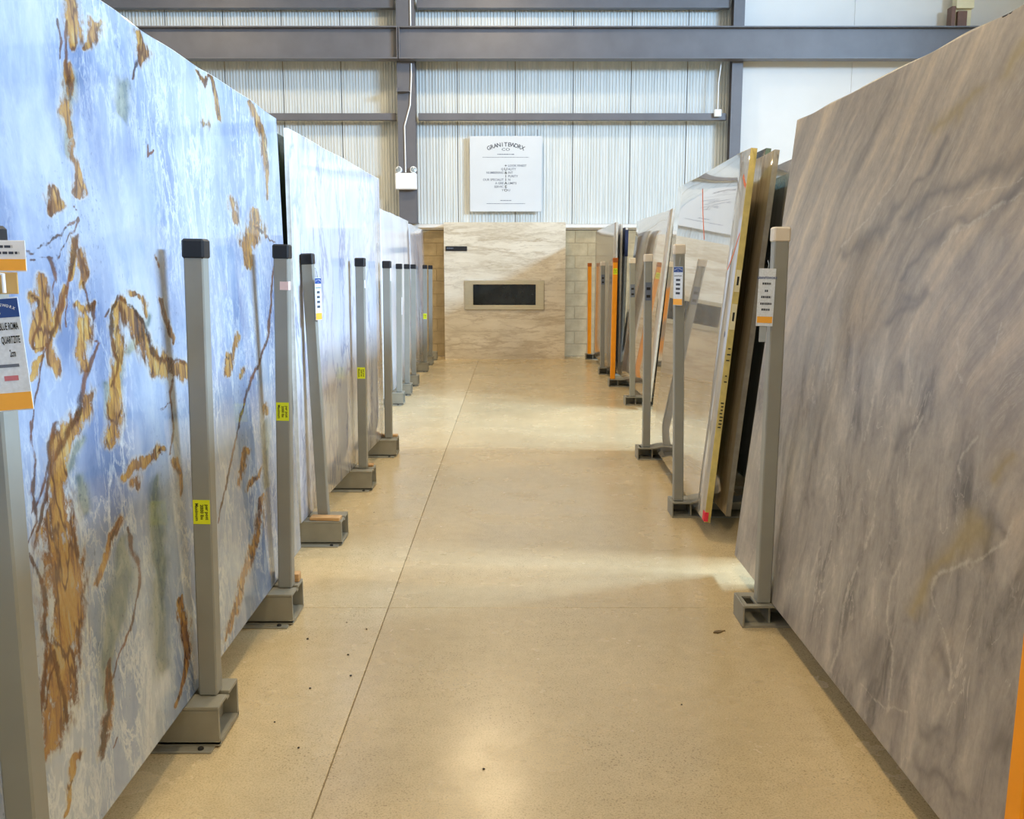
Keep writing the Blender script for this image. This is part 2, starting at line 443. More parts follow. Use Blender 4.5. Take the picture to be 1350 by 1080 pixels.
def grey_stone():
    n = N('grey_marble_honed')
    # streaks rake up towards the near end of the slab
    v = n.coord((1.0, 1, 1.0), (0, R(-38), 0))
    sv = n.node('ShaderNodeMapping'); sv.inputs['Scale'].default_value = (4.2, 1, 0.55)
    n.link(n.warp(v, 1.3, 0.30), sv.inputs['Vector'])
    s1 = n.noise(sv.outputs[0], 1.5, 8.0, 0.66)
    col = n.ramp(s1, [(0.33, srgb(140, 130, 119)), (0.46, srgb(170, 157, 142)), (0.54, srgb(188, 172, 152)), (0.68, srgb(218, 197, 168))])
    # raking streaks in the upper part of the stone, mottled crackle in the lower
    tc = n.node('ShaderNodeTexCoord'); sep = n.node('ShaderNodeSeparateXYZ'); n.link(tc.outputs['Object'], sep.inputs[0])
    hgt = n.math('ADD', n.math('MULTIPLY', sep.outputs[2], 0.55), n.math('MULTIPLY', n.math('SUBTRACT', n.noise(n.coord(), 1.6, 5.0), 0.5), 1.2))
    s2 = n.noise(sv.outputs[0], 5.0, 8.0, 0.7)
    col = n.mix(0.45, col, n.ramp(s2, [(0.40, (0.66, 0.66, 0.68)), (0.58, (1, 1, 1))]), 'MULTIPLY')
    for sc, wd, amt in ((1.6, 0.006, 0.35), (3.0, 0.010, 0.3)):
        f = n.noise(sv.outputs[0], sc, 6.0, 0.6)
        line = n.math('SUBTRACT', 1.0, n.math('DIVIDE', n.math('ABSOLUTE', n.math('SUBTRACT', f, 0.47)), wd), clamp=True)
        gate = n.ramp(n.noise(n.coord(), 2.2, 3.0), [(0.42, (0.05,) * 3), (0.62, (1, 1, 1))])
        col = n.mix(n.math('MULTIPLY', n.math('MULTIPLY', line, gate), amt), col, srgb(206, 196, 178))
    at = n.attr('stone')
    fine = n.noise(n.coord(), 34.0, 6.0, 0.7)
    mid = n.noise(n.warp(n.coord(), 7.0, 0.15), 8.0, 6.0, 0.68)
    lowv = n.warp(n.coord((2.2, 1, 0.8), (0, R(-14), 0)), 2.4, 0.45)
    low = n.ramp(n.noise(lowv, 2.2, 8.0, 0.68), [(0.36, srgb(98, 95, 94)), (0.45, srgb(146, 140, 135)), (0.55, srgb(170, 163, 154)), (0.65, srgb(200, 191, 178))])
    lf = n.noise(lowv, 1.7, 6.0, 0.6)
    lline = n.math('SUBTRACT', 1.0, n.math('DIVIDE', n.math('ABSOLUTE', n.math('SUBTRACT', lf, 0.5)), 0.007), clamp=True)
    low = n.mix(n.math('MULTIPLY', lline, n.ramp(n.noise(n.coord(), 3.0, 3.0), [(0.40, (0, 0, 0)), (0.6, (0.7,) * 3)])), low, srgb(208, 200, 188))
    col = n.mix(n.ramp(hgt, [(0.40, (0.9,) * 3), (0.72, (0, 0, 0))]), col, low)
    o = n.math('MULTIPLY', n.math('ADD', at[2], n.math('MULTIPLY', n.math('SUBTRACT', mid, 0.5), 0.8)), at[2], clamp=True)
    col = n.mix(n.math('MULTIPLY', o, 0.8), col, srgb(160, 142, 100))
    d = n.math('MULTIPLY', n.math('ADD', at[0], n.math('MULTIPLY', n.math('SUBTRACT', mid, 0.5), 0.9)), at[0], clamp=True)
    col = n.mix(n.math('MULTIPLY', d, 0.55), col, srgb(92, 88, 88))
    l = n.math('MULTIPLY', n.ramp(n.math('MULTIPLY_ADD', n.math('SUBTRACT', fine, 0.5), 2.4, at[1]), [(0.45, (0, 0, 0)), (1.0, (1, 1, 1))]), at[1])
    col = n.mix(n.math('MULTIPLY', l, 0.5), col, srgb(208, 200, 186))
    col = n.mix(0.45, col, n.ramp(mid, [(0.36, (0.74, 0.74, 0.76)), (0.62, (1, 1, 1))]), 'MULTIPLY')
    col = n.mix(0.5, col, n.ramp(fine, [(0.36, (0.72, 0.72, 0.72)), (0.62, (1, 1, 1))]), 'MULTIPLY')
    n.bump(fine, 0.08, 0.002)
    return n.out(col, 0.32)
M['grey'] = grey_stone()

M['white_marble'] = marble('white_marble', (srgb(196, 200, 212), srgb(220, 221, 226)),
    [(1.7, 0.028, srgb(132, 142, 178), 0.85), (3.4, 0.035, srgb(158, 162, 186), 0.6), (0.9, 0.014, srgb(118, 122, 150), 0.85)], (1.5, 1, 0.55), R(12), 1.4, 0.07)
M['white_marble_b'] = marble('lilac_white_marble', (srgb(208, 212, 226), srgb(234, 238, 244)),
    [(1.5, 0.02, srgb(186, 180, 196), 0.5)], (1.2, 1, 0.4), R(5), 1.2, 0.10)
M['dark_green'] = marble('dark_green_stone', (srgb(40, 60, 54), srgb(74, 98, 88)), [(4.0, 0.02, srgb(120, 140, 130), 0.5)], (1, 1, 1), 0.0, 3.0, 0.2)
M['charcoal_stone'] = marble('charcoal_stone', (srgb(44, 48, 54), srgb(70, 74, 80)), [(4.0, 0.02, srgb(110, 110, 112), 0.3)], (1, 1, 1), 0.0, 3.0, 0.25)
M['silver'] = marble('silver_grey_quartzite', (srgb(150, 147, 140), srgb(196, 192, 184)),
    [(1.2, 0.04, srgb(134, 131, 126), 0.45), (2.4, 0.02, srgb(204, 200, 192), 0.4)], (2.2, 1, 0.42), R(6), 1.1, 0.06, 0.3, fine=0.12, coat=1.0)
M['beige'] = marble('beige_quartzite', (srgb(178, 164, 144), srgb(206, 192, 172)),
    [(1.3, 0.03, srgb(204, 168, 140), 0.6), (2.6, 0.02, srgb(150, 138, 122), 0.5)], (2.0, 1, 0.4), R(-6), 1.2, 0.06, 0.3, coat=0.8)
M['brown_vein'] = marble('grey_brown_veined_marble', (srgb(150, 138, 122), srgb(186, 174, 156)),
    [(1.5, 0.03, srgb(112, 96, 80), 0.7), (3.0, 0.02, srgb(206, 196, 182), 0.5)], (3.4, 1, 0.35), R(4), 1.4, 0.12, 0.25)
M['travertine'] = marble('cream_travertine', (srgb(216, 204, 180), srgb(240, 230, 210)),
    [(1.6, 0.05, srgb(178, 158, 128), 0.65), (3.4, 0.03, srgb(168, 148, 122), 0.5), (5.0, 0.03, srgb(238, 230, 214), 0.4)], (0.5, 1, 2.6), R(4), 1.3, 0.10, 0.35)
M['sawn_edge'] = plain('sawn_pale_stone_edge', srgb(206, 208, 206), 0.75, 0.0, 0.12, 26.0)
M['grey_edge'] = plain('sawn_grey_stone_edge', srgb(150, 146, 140), 0.75, 0.0, 0.15, 26.0)
M['yellow_edge'] = plain('resin_yellow_stone_edge', srgb(198, 178, 104), 0.65, 0.0, 0.15, 20.0)
M['dark_edge'] = plain('sawn_dark_edge', srgb(78, 104, 94), 0.6, 0.0, 0.3, 20.0)

BLUE_GOLD = [
    [(1.301, 1.869, 0.0162), (1.296, 1.827, 0.0202), (1.296, 1.79, 0.0141), (1.276, 1.766, 0.006)],
    [(1.244, 1.718, 0.0078), (1.245, 1.67, 0.0117), (1.237, 1.628, 0.0136), (1.245, 1.596, 0.0097), (1.256, 1.557, 0.0097), (1.25, 1.506, 0.0078), (1.248, 1.444, 0.0077)],
    [(1.452, 1.861, 0.0149), (1.411, 1.827, 0.0147), (1.384, 1.798, 0.0083), (1.337, 1.766, 0.0041)],
    [(1.711, 1.888, 0.0116), (1.727, 1.862, 0.021), (1.681, 1.821, 0.0069)],
    [(1.142, 1.442, 0.0074), (1.15, 1.414, 0.0149), (1.124, 1.386, 0.0074)],
    [(2.21, 1.881, 0.0081), (2.27, 1.873, 0.0137)],
    [(2.339, 1.893, 0.0084), (2.394, 1.842, 0.0085), (2.413, 1.775, 0.0057)],
    [(2.802, 1.906, 0.0094), (2.933, 1.847, 0.013), (2.998, 1.774, 0.0164), (3.017, 1.65, 0.0099), (3.007, 1.558, 0.0065)],
    [(2.254, 1.734, 0.0136)],
    [(2.489, 1.515, 0.0115), (2.539, 1.444, 0.0145)],
    [(2.792, 1.5, 0.0124), (2.808, 1.428, 0.0311), (2.662, 1.366, 0.027), (2.667, 1.296, 0.015)],
    [(0.983, 1.219, 0.0069), (1.002, 1.206, 0.0087)],
    [(1.035, 1.242, 0.0071), (1.026, 1.211, 0.0159), (1.027, 1.167, 0.0194), (1.038, 1.127, 0.0195), (1.019, 1.113, 0.0106)],
    [(1.004, 1.184, 0.007), (0.988, 1.131, 0.007), (1.009, 1.109, 0.007)],
    [(1.151, 1.241, 0.0056), (1.113, 1.192, 0.0091), (1.076, 1.146, 0.0108), (1.063, 1.114, 0.009)],
    [(1.224, 1.325, 0.0095), (1.201, 1.285, 0.0095), (1.182, 1.264, 0.0038)],
    [(1.243, 1.303, 0.0096), (1.248, 1.269, 0.0135), (1.25, 1.239, 0.0096), (1.262, 1.222, 0.0058)],
    [(1.213, 1.195, 0.0076), (1.253, 1.18, 0.0154), (1.3, 1.185, 0.0079)],
    [(1.254, 1.164, 0.0174), (1.228, 1.114, 0.0172), (1.207, 1.072, 0.0133), (1.208, 1.037, 0.0076)],
    [(1.067, 1.104, 0.0072), (1.081, 1.067, 0.0109), (1.097, 1.041, 0.0073)],
    [(1.031, 1.088, 0.0071), (0.989, 1.076, 0.0087), (0.976, 1.054, 0.0069)],
    [(1.432, 1.184, 0.0103), (1.402, 1.129, 0.0102), (1.412, 1.062, 0.0164), (1.38, 0.999, 0.0183), (1.356, 0.927, 0.0202), (1.333, 0.865, 0.0181), (1.342, 0.839, 0.0101)],
    [(1.46, 1.179, 0.0125), (1.514, 1.132, 0.0191), (1.572, 1.063, 0.0195), (1.645, 1.015, 0.0245), (1.756, 0.978, 0.0254), (1.87, 0.97, 0.0288)],
    [(1.529, 1.204, 0.0107), (1.586, 1.179, 0.0131), (1.59, 1.148, 0.0087)],
    [(1.722, 1.184, 0.0068), (1.756, 1.119, 0.0069), (1.805, 1.061, 0.007)],
    [(1.221, 0.983, 0.0115), (1.163, 0.947, 0.0225), (1.119, 0.92, 0.0259), (1.052, 0.89, 0.0253), (1.018, 0.856, 0.0214)],
    [(1.006, 0.834, 0.016), (1.01, 0.75, 0.0288), (1.007, 0.668, 0.0362), (1.011, 0.582, 0.044), (1.005, 0.516, 0.0443), (0.976, 0.443, 0.0443), (0.947, 0.37, 0.0443), (0.926, 0.33, 0.0443), (0.888, 0.307, 0.0183)],
    [(1.392, 0.744, 0.0104), (1.47, 0.758, 0.0191), (1.579, 0.765, 0.0176), (1.654, 0.763, 0.009)],
    [(1.463, 0.722, 0.0128), (1.471, 0.689, 0.0064)],
    [(1.744, 0.725, 0.007), (1.769, 0.663, 0.0071), (1.77, 0.606, 0.0047)],
    [(1.352, 0.644, 0.0103), (1.308, 0.633, 0.0102), (1.253, 0.607, 0.01), (1.194, 0.57, 0.0078), (1.168, 0.549, 0.0058)],
    [(1.195, 0.329, 0.0081), (1.171, 0.255, 0.0102), (1.125, 0.155, 0.0122)],
    [(1.699, 0.318, 0.0071), (1.723, 0.216, 0.0121), (1.714, 0.144, 0.0098), (1.654, 0.082, 0.0072), (1.58, 0.036, 0.0071)],
    [(1.007, 0.2, 0.0116), (0.982, 0.17, 0.0097), (0.957, 0.139, 0.0077), (0.937, 0.113, 0.0058)],
    [(2.47, 0.606, 0.0116), (2.387, 0.553, 0.0199), (2.32, 0.518, 0.0112)],
    [(2.49, 0.474, 0.0146), (2.627, 0.496, 0.0121)],
    [(2.622, 0.383, 0.0152), (2.566, 0.293, 0.0151), (2.428, 0.216, 0.0176), (2.292, 0.155, 0.0171), (2.181, 0.085, 0.0139), (2.069, 0.026, 0.0082)],
    [(2.469, 1.024, 0.0114), (2.351, 0.967, 0.0138), (2.303, 0.918, 0.0109)],
    [(2.512, 0.91, 0.0116), (2.463, 0.874, 0.0086)],
    [(2.778, 0.731, 0.0093), (2.792, 0.689, 0.0094)],
    [(1.675, 1.289, 0.0045), (1.714, 1.258, 0.0045)],
]
BLUE_DARK = [
    [(1.259, 1.384, 0.0039), (1.181, 1.352, 0.003), (1.112, 1.325, 0.0037), (1.034, 1.301, 0.0025), (0.97, 1.29, 0.0024)],
    [(1.262, 1.377, 0.0031), (1.191, 1.33, 0.0026), (1.134, 1.298, 0.0022), (1.076, 1.281, 0.0025), (1.018, 1.283, 0.0021), (0.969, 1.285, 0.0024)],
    [(1.097, 1.285, 0.0054), (1.095, 1.241, 0.0047)],
    [(1.087, 1.237, 0.0018), (1.071, 1.173, 0.0018)],
    [(1.239, 1.339, 0.0058), (1.208, 1.302, 0.0076), (1.173, 1.257, 0.0047), (1.149, 1.228, 0.0056), (1.102, 1.172, 0.0055), (1.065, 1.125, 0.0054), (1.047, 1.103, 0.0043), (1.013, 1.066, 0.0035), (0.973, 0.992, 0.0028), (0.938, 0.912, 0.0028)],
    [(0.983, 1.219, 0.0035), (1.006, 1.206, 0.0035), (1.014, 1.168, 0.0035), (0.988, 1.115, 0.0042), (1.028, 1.107, 0.0039), (1.064, 1.121, 0.0036)],
    [(1.034, 1.202, 0.0025), (1.053, 1.134, 0.0029)],
    [(1.3, 1.189, 0.0059), (1.298, 1.157, 0.0039), (1.254, 1.239, 0.0039)],
    [(1.3, 1.167, 0.0031), (1.262, 1.102, 0.0027), (1.309, 1.088, 0.0043), (1.243, 1.051, 0.0058), (1.195, 1.012, 0.0076), (1.161, 0.956, 0.0113), (1.12, 0.925, 0.0111), (1.059, 0.889, 0.0091), (1.013, 0.865, 0.0071)],
    [(1.168, 1.252, 0.0026), (1.151, 1.203, 0.0022), (1.136, 1.145, 0.0026)],
    [(1.436, 1.199, 0.0041), (1.393, 1.152, 0.0053), (1.374, 1.103, 0.0053), (1.392, 1.036, 0.0049), (1.381, 1.003, 0.0041), (1.349, 0.981, 0.0032)],
    [(1.449, 1.195, 0.0041), (1.501, 1.166, 0.0051), (1.564, 1.123, 0.0065), (1.614, 1.055, 0.0075), (1.685, 1.013, 0.0077), (1.876, 0.994, 0.0096)],
    [(1.357, 1.15, 0.003), (1.378, 1.168, 0.003)],
    [(1.749, 0.946, 0.0046), (1.731, 0.893, 0.0037), (1.739, 0.815, 0.0037), (1.71, 0.743, 0.0032)],
    [(1.642, 0.868, 0.0031), (1.734, 0.878, 0.0032)],
    [(3.07, 1.299, 0.0046), (2.975, 1.128, 0.0052), (2.895, 1.009, 0.0064), (2.769, 0.934, 0.0074), (2.604, 0.857, 0.0077), (2.453, 0.75, 0.0063), (2.314, 0.65, 0.005), (2.198, 0.541, 0.0038), (2.088, 0.439, 0.0032)],
    [(1.705, 1.861, 0.0032), (1.675, 1.82, 0.0037), (1.632, 1.759, 0.0027)],
    [(2.778, 1.441, 0.0062), (2.942, 1.398, 0.0064), (3.091, 1.384, 0.004)],
    [(0.948, 0.964, 0.0028), (0.947, 0.894, 0.0028), (0.908, 0.824, 0.0031), (0.932, 0.755, 0.0035), (0.892, 0.711, 0.0031), (0.917, 0.648, 0.0042), (0.92, 0.582, 0.0053), (0.908, 0.505, 0.0053), (0.887, 0.432, 0.0054), (0.863, 0.378, 0.0036), (0.85, 0.311, 0.0025)],
    [(0.997, 0.884, 0.0053), (0.953, 0.83, 0.0042), (0.911, 0.777, 0.0028)],
    [(1.042, 0.941, 0.0072), (0.997, 0.884, 0.0071), (0.962, 0.811, 0.0053), (0.944, 0.736, 0.0053)],
    [(0.935, 0.477, 0.0054), (0.95, 0.42, 0.0055), (0.97, 0.342, 0.0075), (0.976, 0.305, 0.0075)],
    [(0.944, 0.456, 0.0036), (0.91, 0.421, 0.0036), (0.883, 0.384, 0.0036)],
    [(1.38, 0.617, 0.0038), (1.393, 0.559, 0.0055), (1.414, 0.518, 0.0064), (1.412, 0.462, 0.0043), (1.381, 0.412, 0.0038), (1.307, 0.34, 0.0034), (1.251, 0.32, 0.0037), (1.215, 0.298, 0.0041)],
    [(1.207, 0.343, 0.0061), (1.173, 0.263, 0.0081), (1.139, 0.204, 0.0081), (1.113, 0.142, 0.0081)],
    [(1.585, 0.764, 0.0035), (1.609, 0.771, 0.0045), (1.639, 0.748, 0.0032)],
    [(1.334, 0.649, 0.0041), (1.293, 0.628, 0.004), (1.261, 0.605, 0.0032)],
    [(1.213, 0.137, 0.0034), (1.187, 0.121, 0.0033)],
    [(1.265, 1.82, 0.004), (1.245, 1.759, 0.0039), (1.246, 1.711, 0.0047), (1.252, 1.666, 0.0059), (1.254, 1.639, 0.0047)],
    [(1.228, 1.819, 0.0024), (1.23, 1.771, 0.0027), (1.214, 1.728, 0.0023)],
    [(1.716, 1.606, 0.0037), (1.703, 1.575, 0.0032), (1.771, 1.601, 0.0028)],
    [(1.227, 1.415, 0.0031), (1.244, 1.403, 0.0039)],
]
BLUE_GREEN = [
    [(1.346, 0.593, 0.0207), (1.307, 0.517, 0.0452), (1.27, 0.453, 0.0531), (1.222, 0.375, 0.0406), (1.176, 0.319, 0.0242), (1.154, 0.254, 0.0162)],
    [(1.587, 1.738, 0.0177), (1.563, 1.69, 0.0262), (1.546, 1.66, 0.0152)],
    [(1.615, 1.137, 0.011), (1.419, 1.052, 0.0123), (1.399, 0.959, 0.0164)],
    [(0.978, 0.824, 0.0141), (1.083, 0.833, 0.0184), (1.147, 0.872, 0.015)],
    [(1.325, 0.932, 0.016), (1.315, 0.989, 0.0119)],
    [(1.251, 1.695, 0.0157), (1.241, 1.612, 0.0155), (1.239, 1.53, 0.0116)],
    [(1.112, 0.793, 0.0149), (1.135, 0.717, 0.017)],
    [(1.574, 0.686, 0.0177), (1.548, 0.437, 0.0314), (1.523, 0.186, 0.0229)],
    [(2.76, 0.657, 0.0186), (2.725, 0.419, 0.0187)],
]
GREY_DARK = [
    [(1.962, 1.579, 0.033), (1.754, 1.552, 0.0265), (1.505, 1.512, 0.0191), (1.316, 1.463, 0.0151)],
    [(1.986, 1.507, 0.0285), (1.824, 1.466, 0.0193), (1.635, 1.417, 0.0182), (1.491, 1.358, 0.0119), (1.385, 1.293, 0.0074)],
    [(1.52, 1.661, 0.0119), (1.473, 1.62, 0.0121), (1.435, 1.59, 0.0073)],
    [(1.154, 1.423, 0.0158), (1.268, 1.511, 0.0128), (1.404, 1.578, 0.0098)],
    [(0.866, 1.367, 0.0256), (1.029, 1.408, 0.0246), (1.207, 1.445, 0.0156)],
    [(1.445, 1.211, 0.0241), (1.582, 1.252, 0.0139), (1.332, 1.142, 0.015)],
    [(1.549, 0.81, 0.0141), (1.575, 0.85, 0.0187), (1.606, 0.877, 0.0162), (1.671, 0.901, 0.0068)],
    [(1.487, 1.041, 0.0215), (1.503, 0.976, 0.019)],
    [(1.609, 0.208, 0.0242), (1.584, 0.127, 0.0197), (1.641, 0.268, 0.0143)],
    [(2.015, 0.36, 0.0169), (2.045, 0.334, 0.0126)],
    [(2.34, 0.305, 0.0267), (2.295, 0.253, 0.0156)],
    [(2.054, 0.205, 0.017), (1.966, 0.152, 0.0176)],
    [(1.999, 0.07, 0.0176), (2.187, 0.115, 0.0165)],
    [(2.153, 0.746, 0.0155), (2.174, 0.734, 0.0115)],
]
GREY_LIGHT = [
    [(1.978, 1.53, 0.0041), (1.807, 1.513, 0.0043), (1.57, 1.467, 0.0047), (1.408, 1.436, 0.0039)],
    [(1.994, 1.484, 0.0061), (1.86, 1.469, 0.0085), (1.72, 1.423, 0.0067), (1.605, 1.377, 0.0046)],
    [(2.206, 0.76, 0.0057), (2.182, 0.71, 0.0077), (2.086, 0.639, 0.006), (1.985, 0.58, 0.0062), (1.9, 0.516, 0.0065), (1.898, 0.474, 0.0054), (1.964, 0.439, 0.0042), (2.02, 0.402, 0.0052), (2.066, 0.344, 0.0062), (2.068, 0.296, 0.0063)],
    [(1.496, 1.152, 0.0038), (1.52, 1.066, 0.0038), (1.573, 0.985, 0.0037), (1.588, 0.922, 0.0037)],
    [(1.326, 0.942, 0.005), (1.311, 0.832, 0.0051), (1.293, 0.769, 0.0051)],
    [(1.667, 0.913, 0.0036), (1.625, 0.831, 0.0037), (1.643, 0.758, 0.0032)],
    [(1.8, 1.151, 0.0043), (1.816, 1.074, 0.0043), (1.854, 1.04, 0.0042)],
    [(1.992, 1.2, 0.0032), (1.982, 1.109, 0.0032)],
    [(1.985, 0.917, 0.0041), (1.929, 0.859, 0.0033), (1.913, 0.817, 0.0042), (1.937, 0.783, 0.0029)],
    [(1.452, 0.647, 0.0049), (1.471, 0.558, 0.0059), (1.442, 0.455, 0.004)],
    [(1.405, 0.394, 0.0051), (1.348, 0.25, 0.0052), (1.355, 0.126, 0.0052), (1.329, 0.025, 0.0043)],
    [(1.679, 0.506, 0.0046), (1.65, 0.407, 0.0047), (1.673, 0.326, 0.0047), (1.741, 0.264, 0.0046), (1.753, 0.158, 0.0047), (1.776, 0.103, 0.0047)],
    [(0.821, 1.382, 0.0043), (1.056, 1.501, 0.0041), (1.209, 1.585, 0.0039), (1.337, 1.684, 0.0038)],
    [(0.746, 1.19, 0.0059), (0.857, 1.301, 0.0046)],
    [(1.054, 0.362, 0.0045), (1.028, 0.243, 0.0045)],
    [(1.567, 0.095, 0.004), (1.763, 0.108, 0.0042), (1.893, 0.161, 0.004)],
    [(1.647, 1.386, 0.0034), (1.795, 1.439, 0.0032)],
]
GREY_OCHRE = [
    [(2.057, 0.719, 0.0361), (2.021, 0.662, 0.0367), (1.948, 0.591, 0.0252), (1.861, 0.502, 0.0196), (1.816, 0.413, 0.0178)],
    [(1.536, 1.74, 0.0191), (1.457, 1.7, 0.0195), (1.672, 1.776, 0.0183)],
    [(1.821, 1.785, 0.0219), (1.87, 1.845, 0.0217)],
    [(2.132, 0.899, 0.0155), (2.092, 0.82, 0.0157)],
]

# ---------------------------------------------------------------- stone slabs
rng = np.random.default_rng(7)
def lattice_noise(u, v, cell, seed):
    r = np.random.default_rng(seed)
    g = r.random((160, 160))
    x = u / cell + 20.0; y = v / cell + 20.0
    xi = np.floor(x).astype(int) % 159; yi = np.floor(y).astype(int) % 159
    fx = x - np.floor(x); fy = y - np.floor(y)
    fx = fx * fx * (3 - 2 * fx); fy = fy * fy * (3 - 2 * fy)
    return ((g[xi, yi] * (1 - fx) + g[xi + 1, yi] * fx) * (1 - fy) + (g[xi, yi + 1] * (1 - fx) + g[xi + 1, yi + 1] * fx) * fy) - 0.5

def stroke_mask(U, V, metric, strokes, soft):
    """1 inside hand-laid veins, falling off over soft * width"""
    out = np.zeros(U.shape)
    MU = metric(U)
    for st in strokes:
        pts = [(float(metric(np.array(a))), b, w) for a, b, w in st]
        if len(pts) == 1: pts = pts * 2
        for (a0, b0, w0), (a1, b1, w1) in zip(pts[:-1], pts[1:]):
            wm = max(w0, w1) * (1 + soft)
            sel = (MU > min(a0, a1) - wm) & (MU < max(a0, a1) + wm) & (V > min(b0, b1) - wm) & (V < max(b0, b1) + wm)
            if not sel.any(): continue
            x = MU[sel]; y = V[sel]
            da, db = a1 - a0, b1 - b0
            L2 = da * da + db * db + 1e-9
            t = np.clip(((x - a0) * da + (y - b0) * db) / L2, 0, 1)
            d = np.hypot(x - a0 - t * da, y - b0 - t * db)
            w = w0 + (w1 - w0) * t
            m = np.clip((w * (1 + soft) - d) / (w * 2 * soft + 1e-6), 0, 1)
            out[sel] = np.maximum(out[sel], m)
    return out

def slab(name, label, near, far, zb, lean, hz, thick, face, edge, right=False, cell=0.25, stone=None, group=None, seed=1):
    n0 = Vector((near[0], near[1], zb)); f0 = Vector((far[0], far[1], zb))
    org, u = (f0, n0 - f0) if right else (n0, f0 - n0)
    L = u.length; u = u.normalized()
    v = Vector((lean, 0, hz)); v = v - v.dot(u) * u; H = v.length; v = v.normalized()
    n = v.cross(u)                                    # away from the aisle on both sides
    nx = max(2, int(round(L / cell))); nz = max(2, int(round(H / cell)))
    ch = 0.0025
    uu = np.linspace(0, L, nx + 1); vv = np.linspace(0, H, nz + 1)
    GU, GV = np.meshgrid(uu, vv, indexing='ij')
    # sawn outline wanders by a few millimetres
    wob = lambda t, s: 0.010 * lattice_noise(t, t * 0 + s, 0.22, seed + s) * (1 if cell > 0.02 else 1)
    PU, PV = GU.copy(), GV.copy()
    PU[0, :] = ch + wob(vv, 3); PU[-1, :] = L - ch + wob(vv, 5)
    PV[:, 0] = ch; PV[:, -1] = H - ch + wob(uu, 9)
    front = np.stack([PU, np.zeros_like(PU), PV], -1).reshape(-1, 3)
    idx = np.arange((nx + 1) * (nz + 1)).reshape(nx + 1, nz + 1)
    ring = list(idx[:, 0]) + list(idx[-1, 1:]) + list(idx[-2::-1, -1]) + list(idx[0, -2:0:-1])
    rp = front[ring]
    ctr = np.array([L / 2, 0, H / 2])
    outw = np.zeros_like(rp)
    outw[:, 0] = np.where(rp[:, 0] < 0.02, -ch, np.where(rp[:, 0] > L - 0.02, ch, 0))
    outw[:, 2] = np.where(rp[:, 2] < 0.02, -ch, np.where(rp[:, 2] > H - 0.02, ch, 0))
    r1 = rp + outw; r1[:, 1] = ch
    r2 = r1.copy(); r2[:, 1] = thick
    K = len(ring); b1 = len(front); b2 = b1 + K
    verts = np.concatenate([front, r1, r2])
    a = idx[:-1, :-1].ravel(); b = idx[1:, :-1].ravel(); c = idx[1:, 1:].ravel(); d = idx[:-1, 1:].ravel()
    quads = np.stack([a, b, c, d], -1)
    ring = np.array(ring); k = np.arange(K); k2 = (k + 1) % K
    ch_q = np.stack([ring[k], b1 + k, b1 + k2, ring[k2]], -1)
    sd_q = np.stack([b1 + k, b2 + k, b2 + k2, b1 + k2], -1)
    allq = np.concatenate([quads, ch_q, sd_q])
    me = bpy.data.meshes.new(name)
    nq = len(allq)
    me.vertices.add(len(verts)); me.vertices.foreach_set('co', verts.astype(np.float32).ravel())
    me.loops.add(nq * 4 + K)
    me.loops.foreach_set('vertex_index', np.concatenate([allq.ravel(), b2 + k]).astype(np.int32))
    me.polygons.add(nq + 1)
    me.polygons.foreach_set('loop_start', np.concatenate([np.arange(nq) * 4, [nq * 4]]).astype(np.int32))
    me.polygons.foreach_set('loop_total', np.concatenate([np.full(nq, 4), [K]]).astype(np.int32))
    mi = np.concatenate([np.zeros(len(quads)), np.ones(len(ch_q)), np.ones(len(sd_q)), [1]]).astype(np.int32)
    me.polygons.foreach_set('material_index', mi)
    me.update(calc_edges=True); me.validate()
    me.materials.append(face); me.materials.append(edge)
    if stone is not None:
        chans = stone(GU, GV)
        colr = np.zeros((len(verts), 4), np.float32); colr[:, 3] = 1
        for i, m_ in enumerate(chans): colr[:len(front), i] = m_.ravel()
        at = me.color_attributes.new('stone', 'FLOAT_COLOR', 'POINT')
        at.data.foreach_set('color', colr.ravel())
    o = new_obj(name, me)
    o.matrix_world = Matrix((
        (u.x, n.x, v.x, org.x), (u.y, n.y, v.y, org.y), (u.z, n.z, v.z, org.z), (0, 0, 0, 1)))
    tag(o, label, 'stone slab', group)
    return o, L, H

def blue_channels(U, V):
    W1 = lattice_noise(U, V, 0.12, 31) * 0.050 + lattice_noise(U, V, 0.045, 32) * 0.026 + lattice_noise(U, V, 0.018, 35) * 0.012
    W2 = lattice_noise(U, V, 0.09, 33) * 0.030 + lattice_noise(U, V, 0.035, 34) * 0.018 + lattice_noise(U, V, 0.015, 36) * 0.008
    met = lambda u: 0.95 * np.log(0.95 + u)
    g = stroke_mask(U + W1, V + W2, met, BLUE_GOLD, 0.8)
    d = stroke_mask(U + W1 * 0.7, V + W2 * 0.7, met, BLUE_DARK, 0.8)
    k = stroke_mask(U + W1, V + W2, met, BLUE_GREEN, 0.7)
    return g, d, k

def grey_channels(U, V):
    W1 = lattice_noise(U, V, 0.10, 41) * 0.040 + lattice_noise(U, V, 0.03, 42) * 0.018
    W2 = lattice_noise(U, V, 0.08, 43) * 0.040 + lattice_noise(U, V, 0.03, 44) * 0.018
    met = lambda u: -1.05 * np.log(4.23 - u)
    d = stroke_mask(U + W1, V + W2, met, GREY_DARK, 0.9)
    l = stroke_mask(U + W1 * 0.6, V + W2 * 0.6, met, GREY_LIGHT, 0.9)
    k = stroke_mask(U + W1, V + W2, met, GREY_OCHRE, 0.9)
    return d, l, k

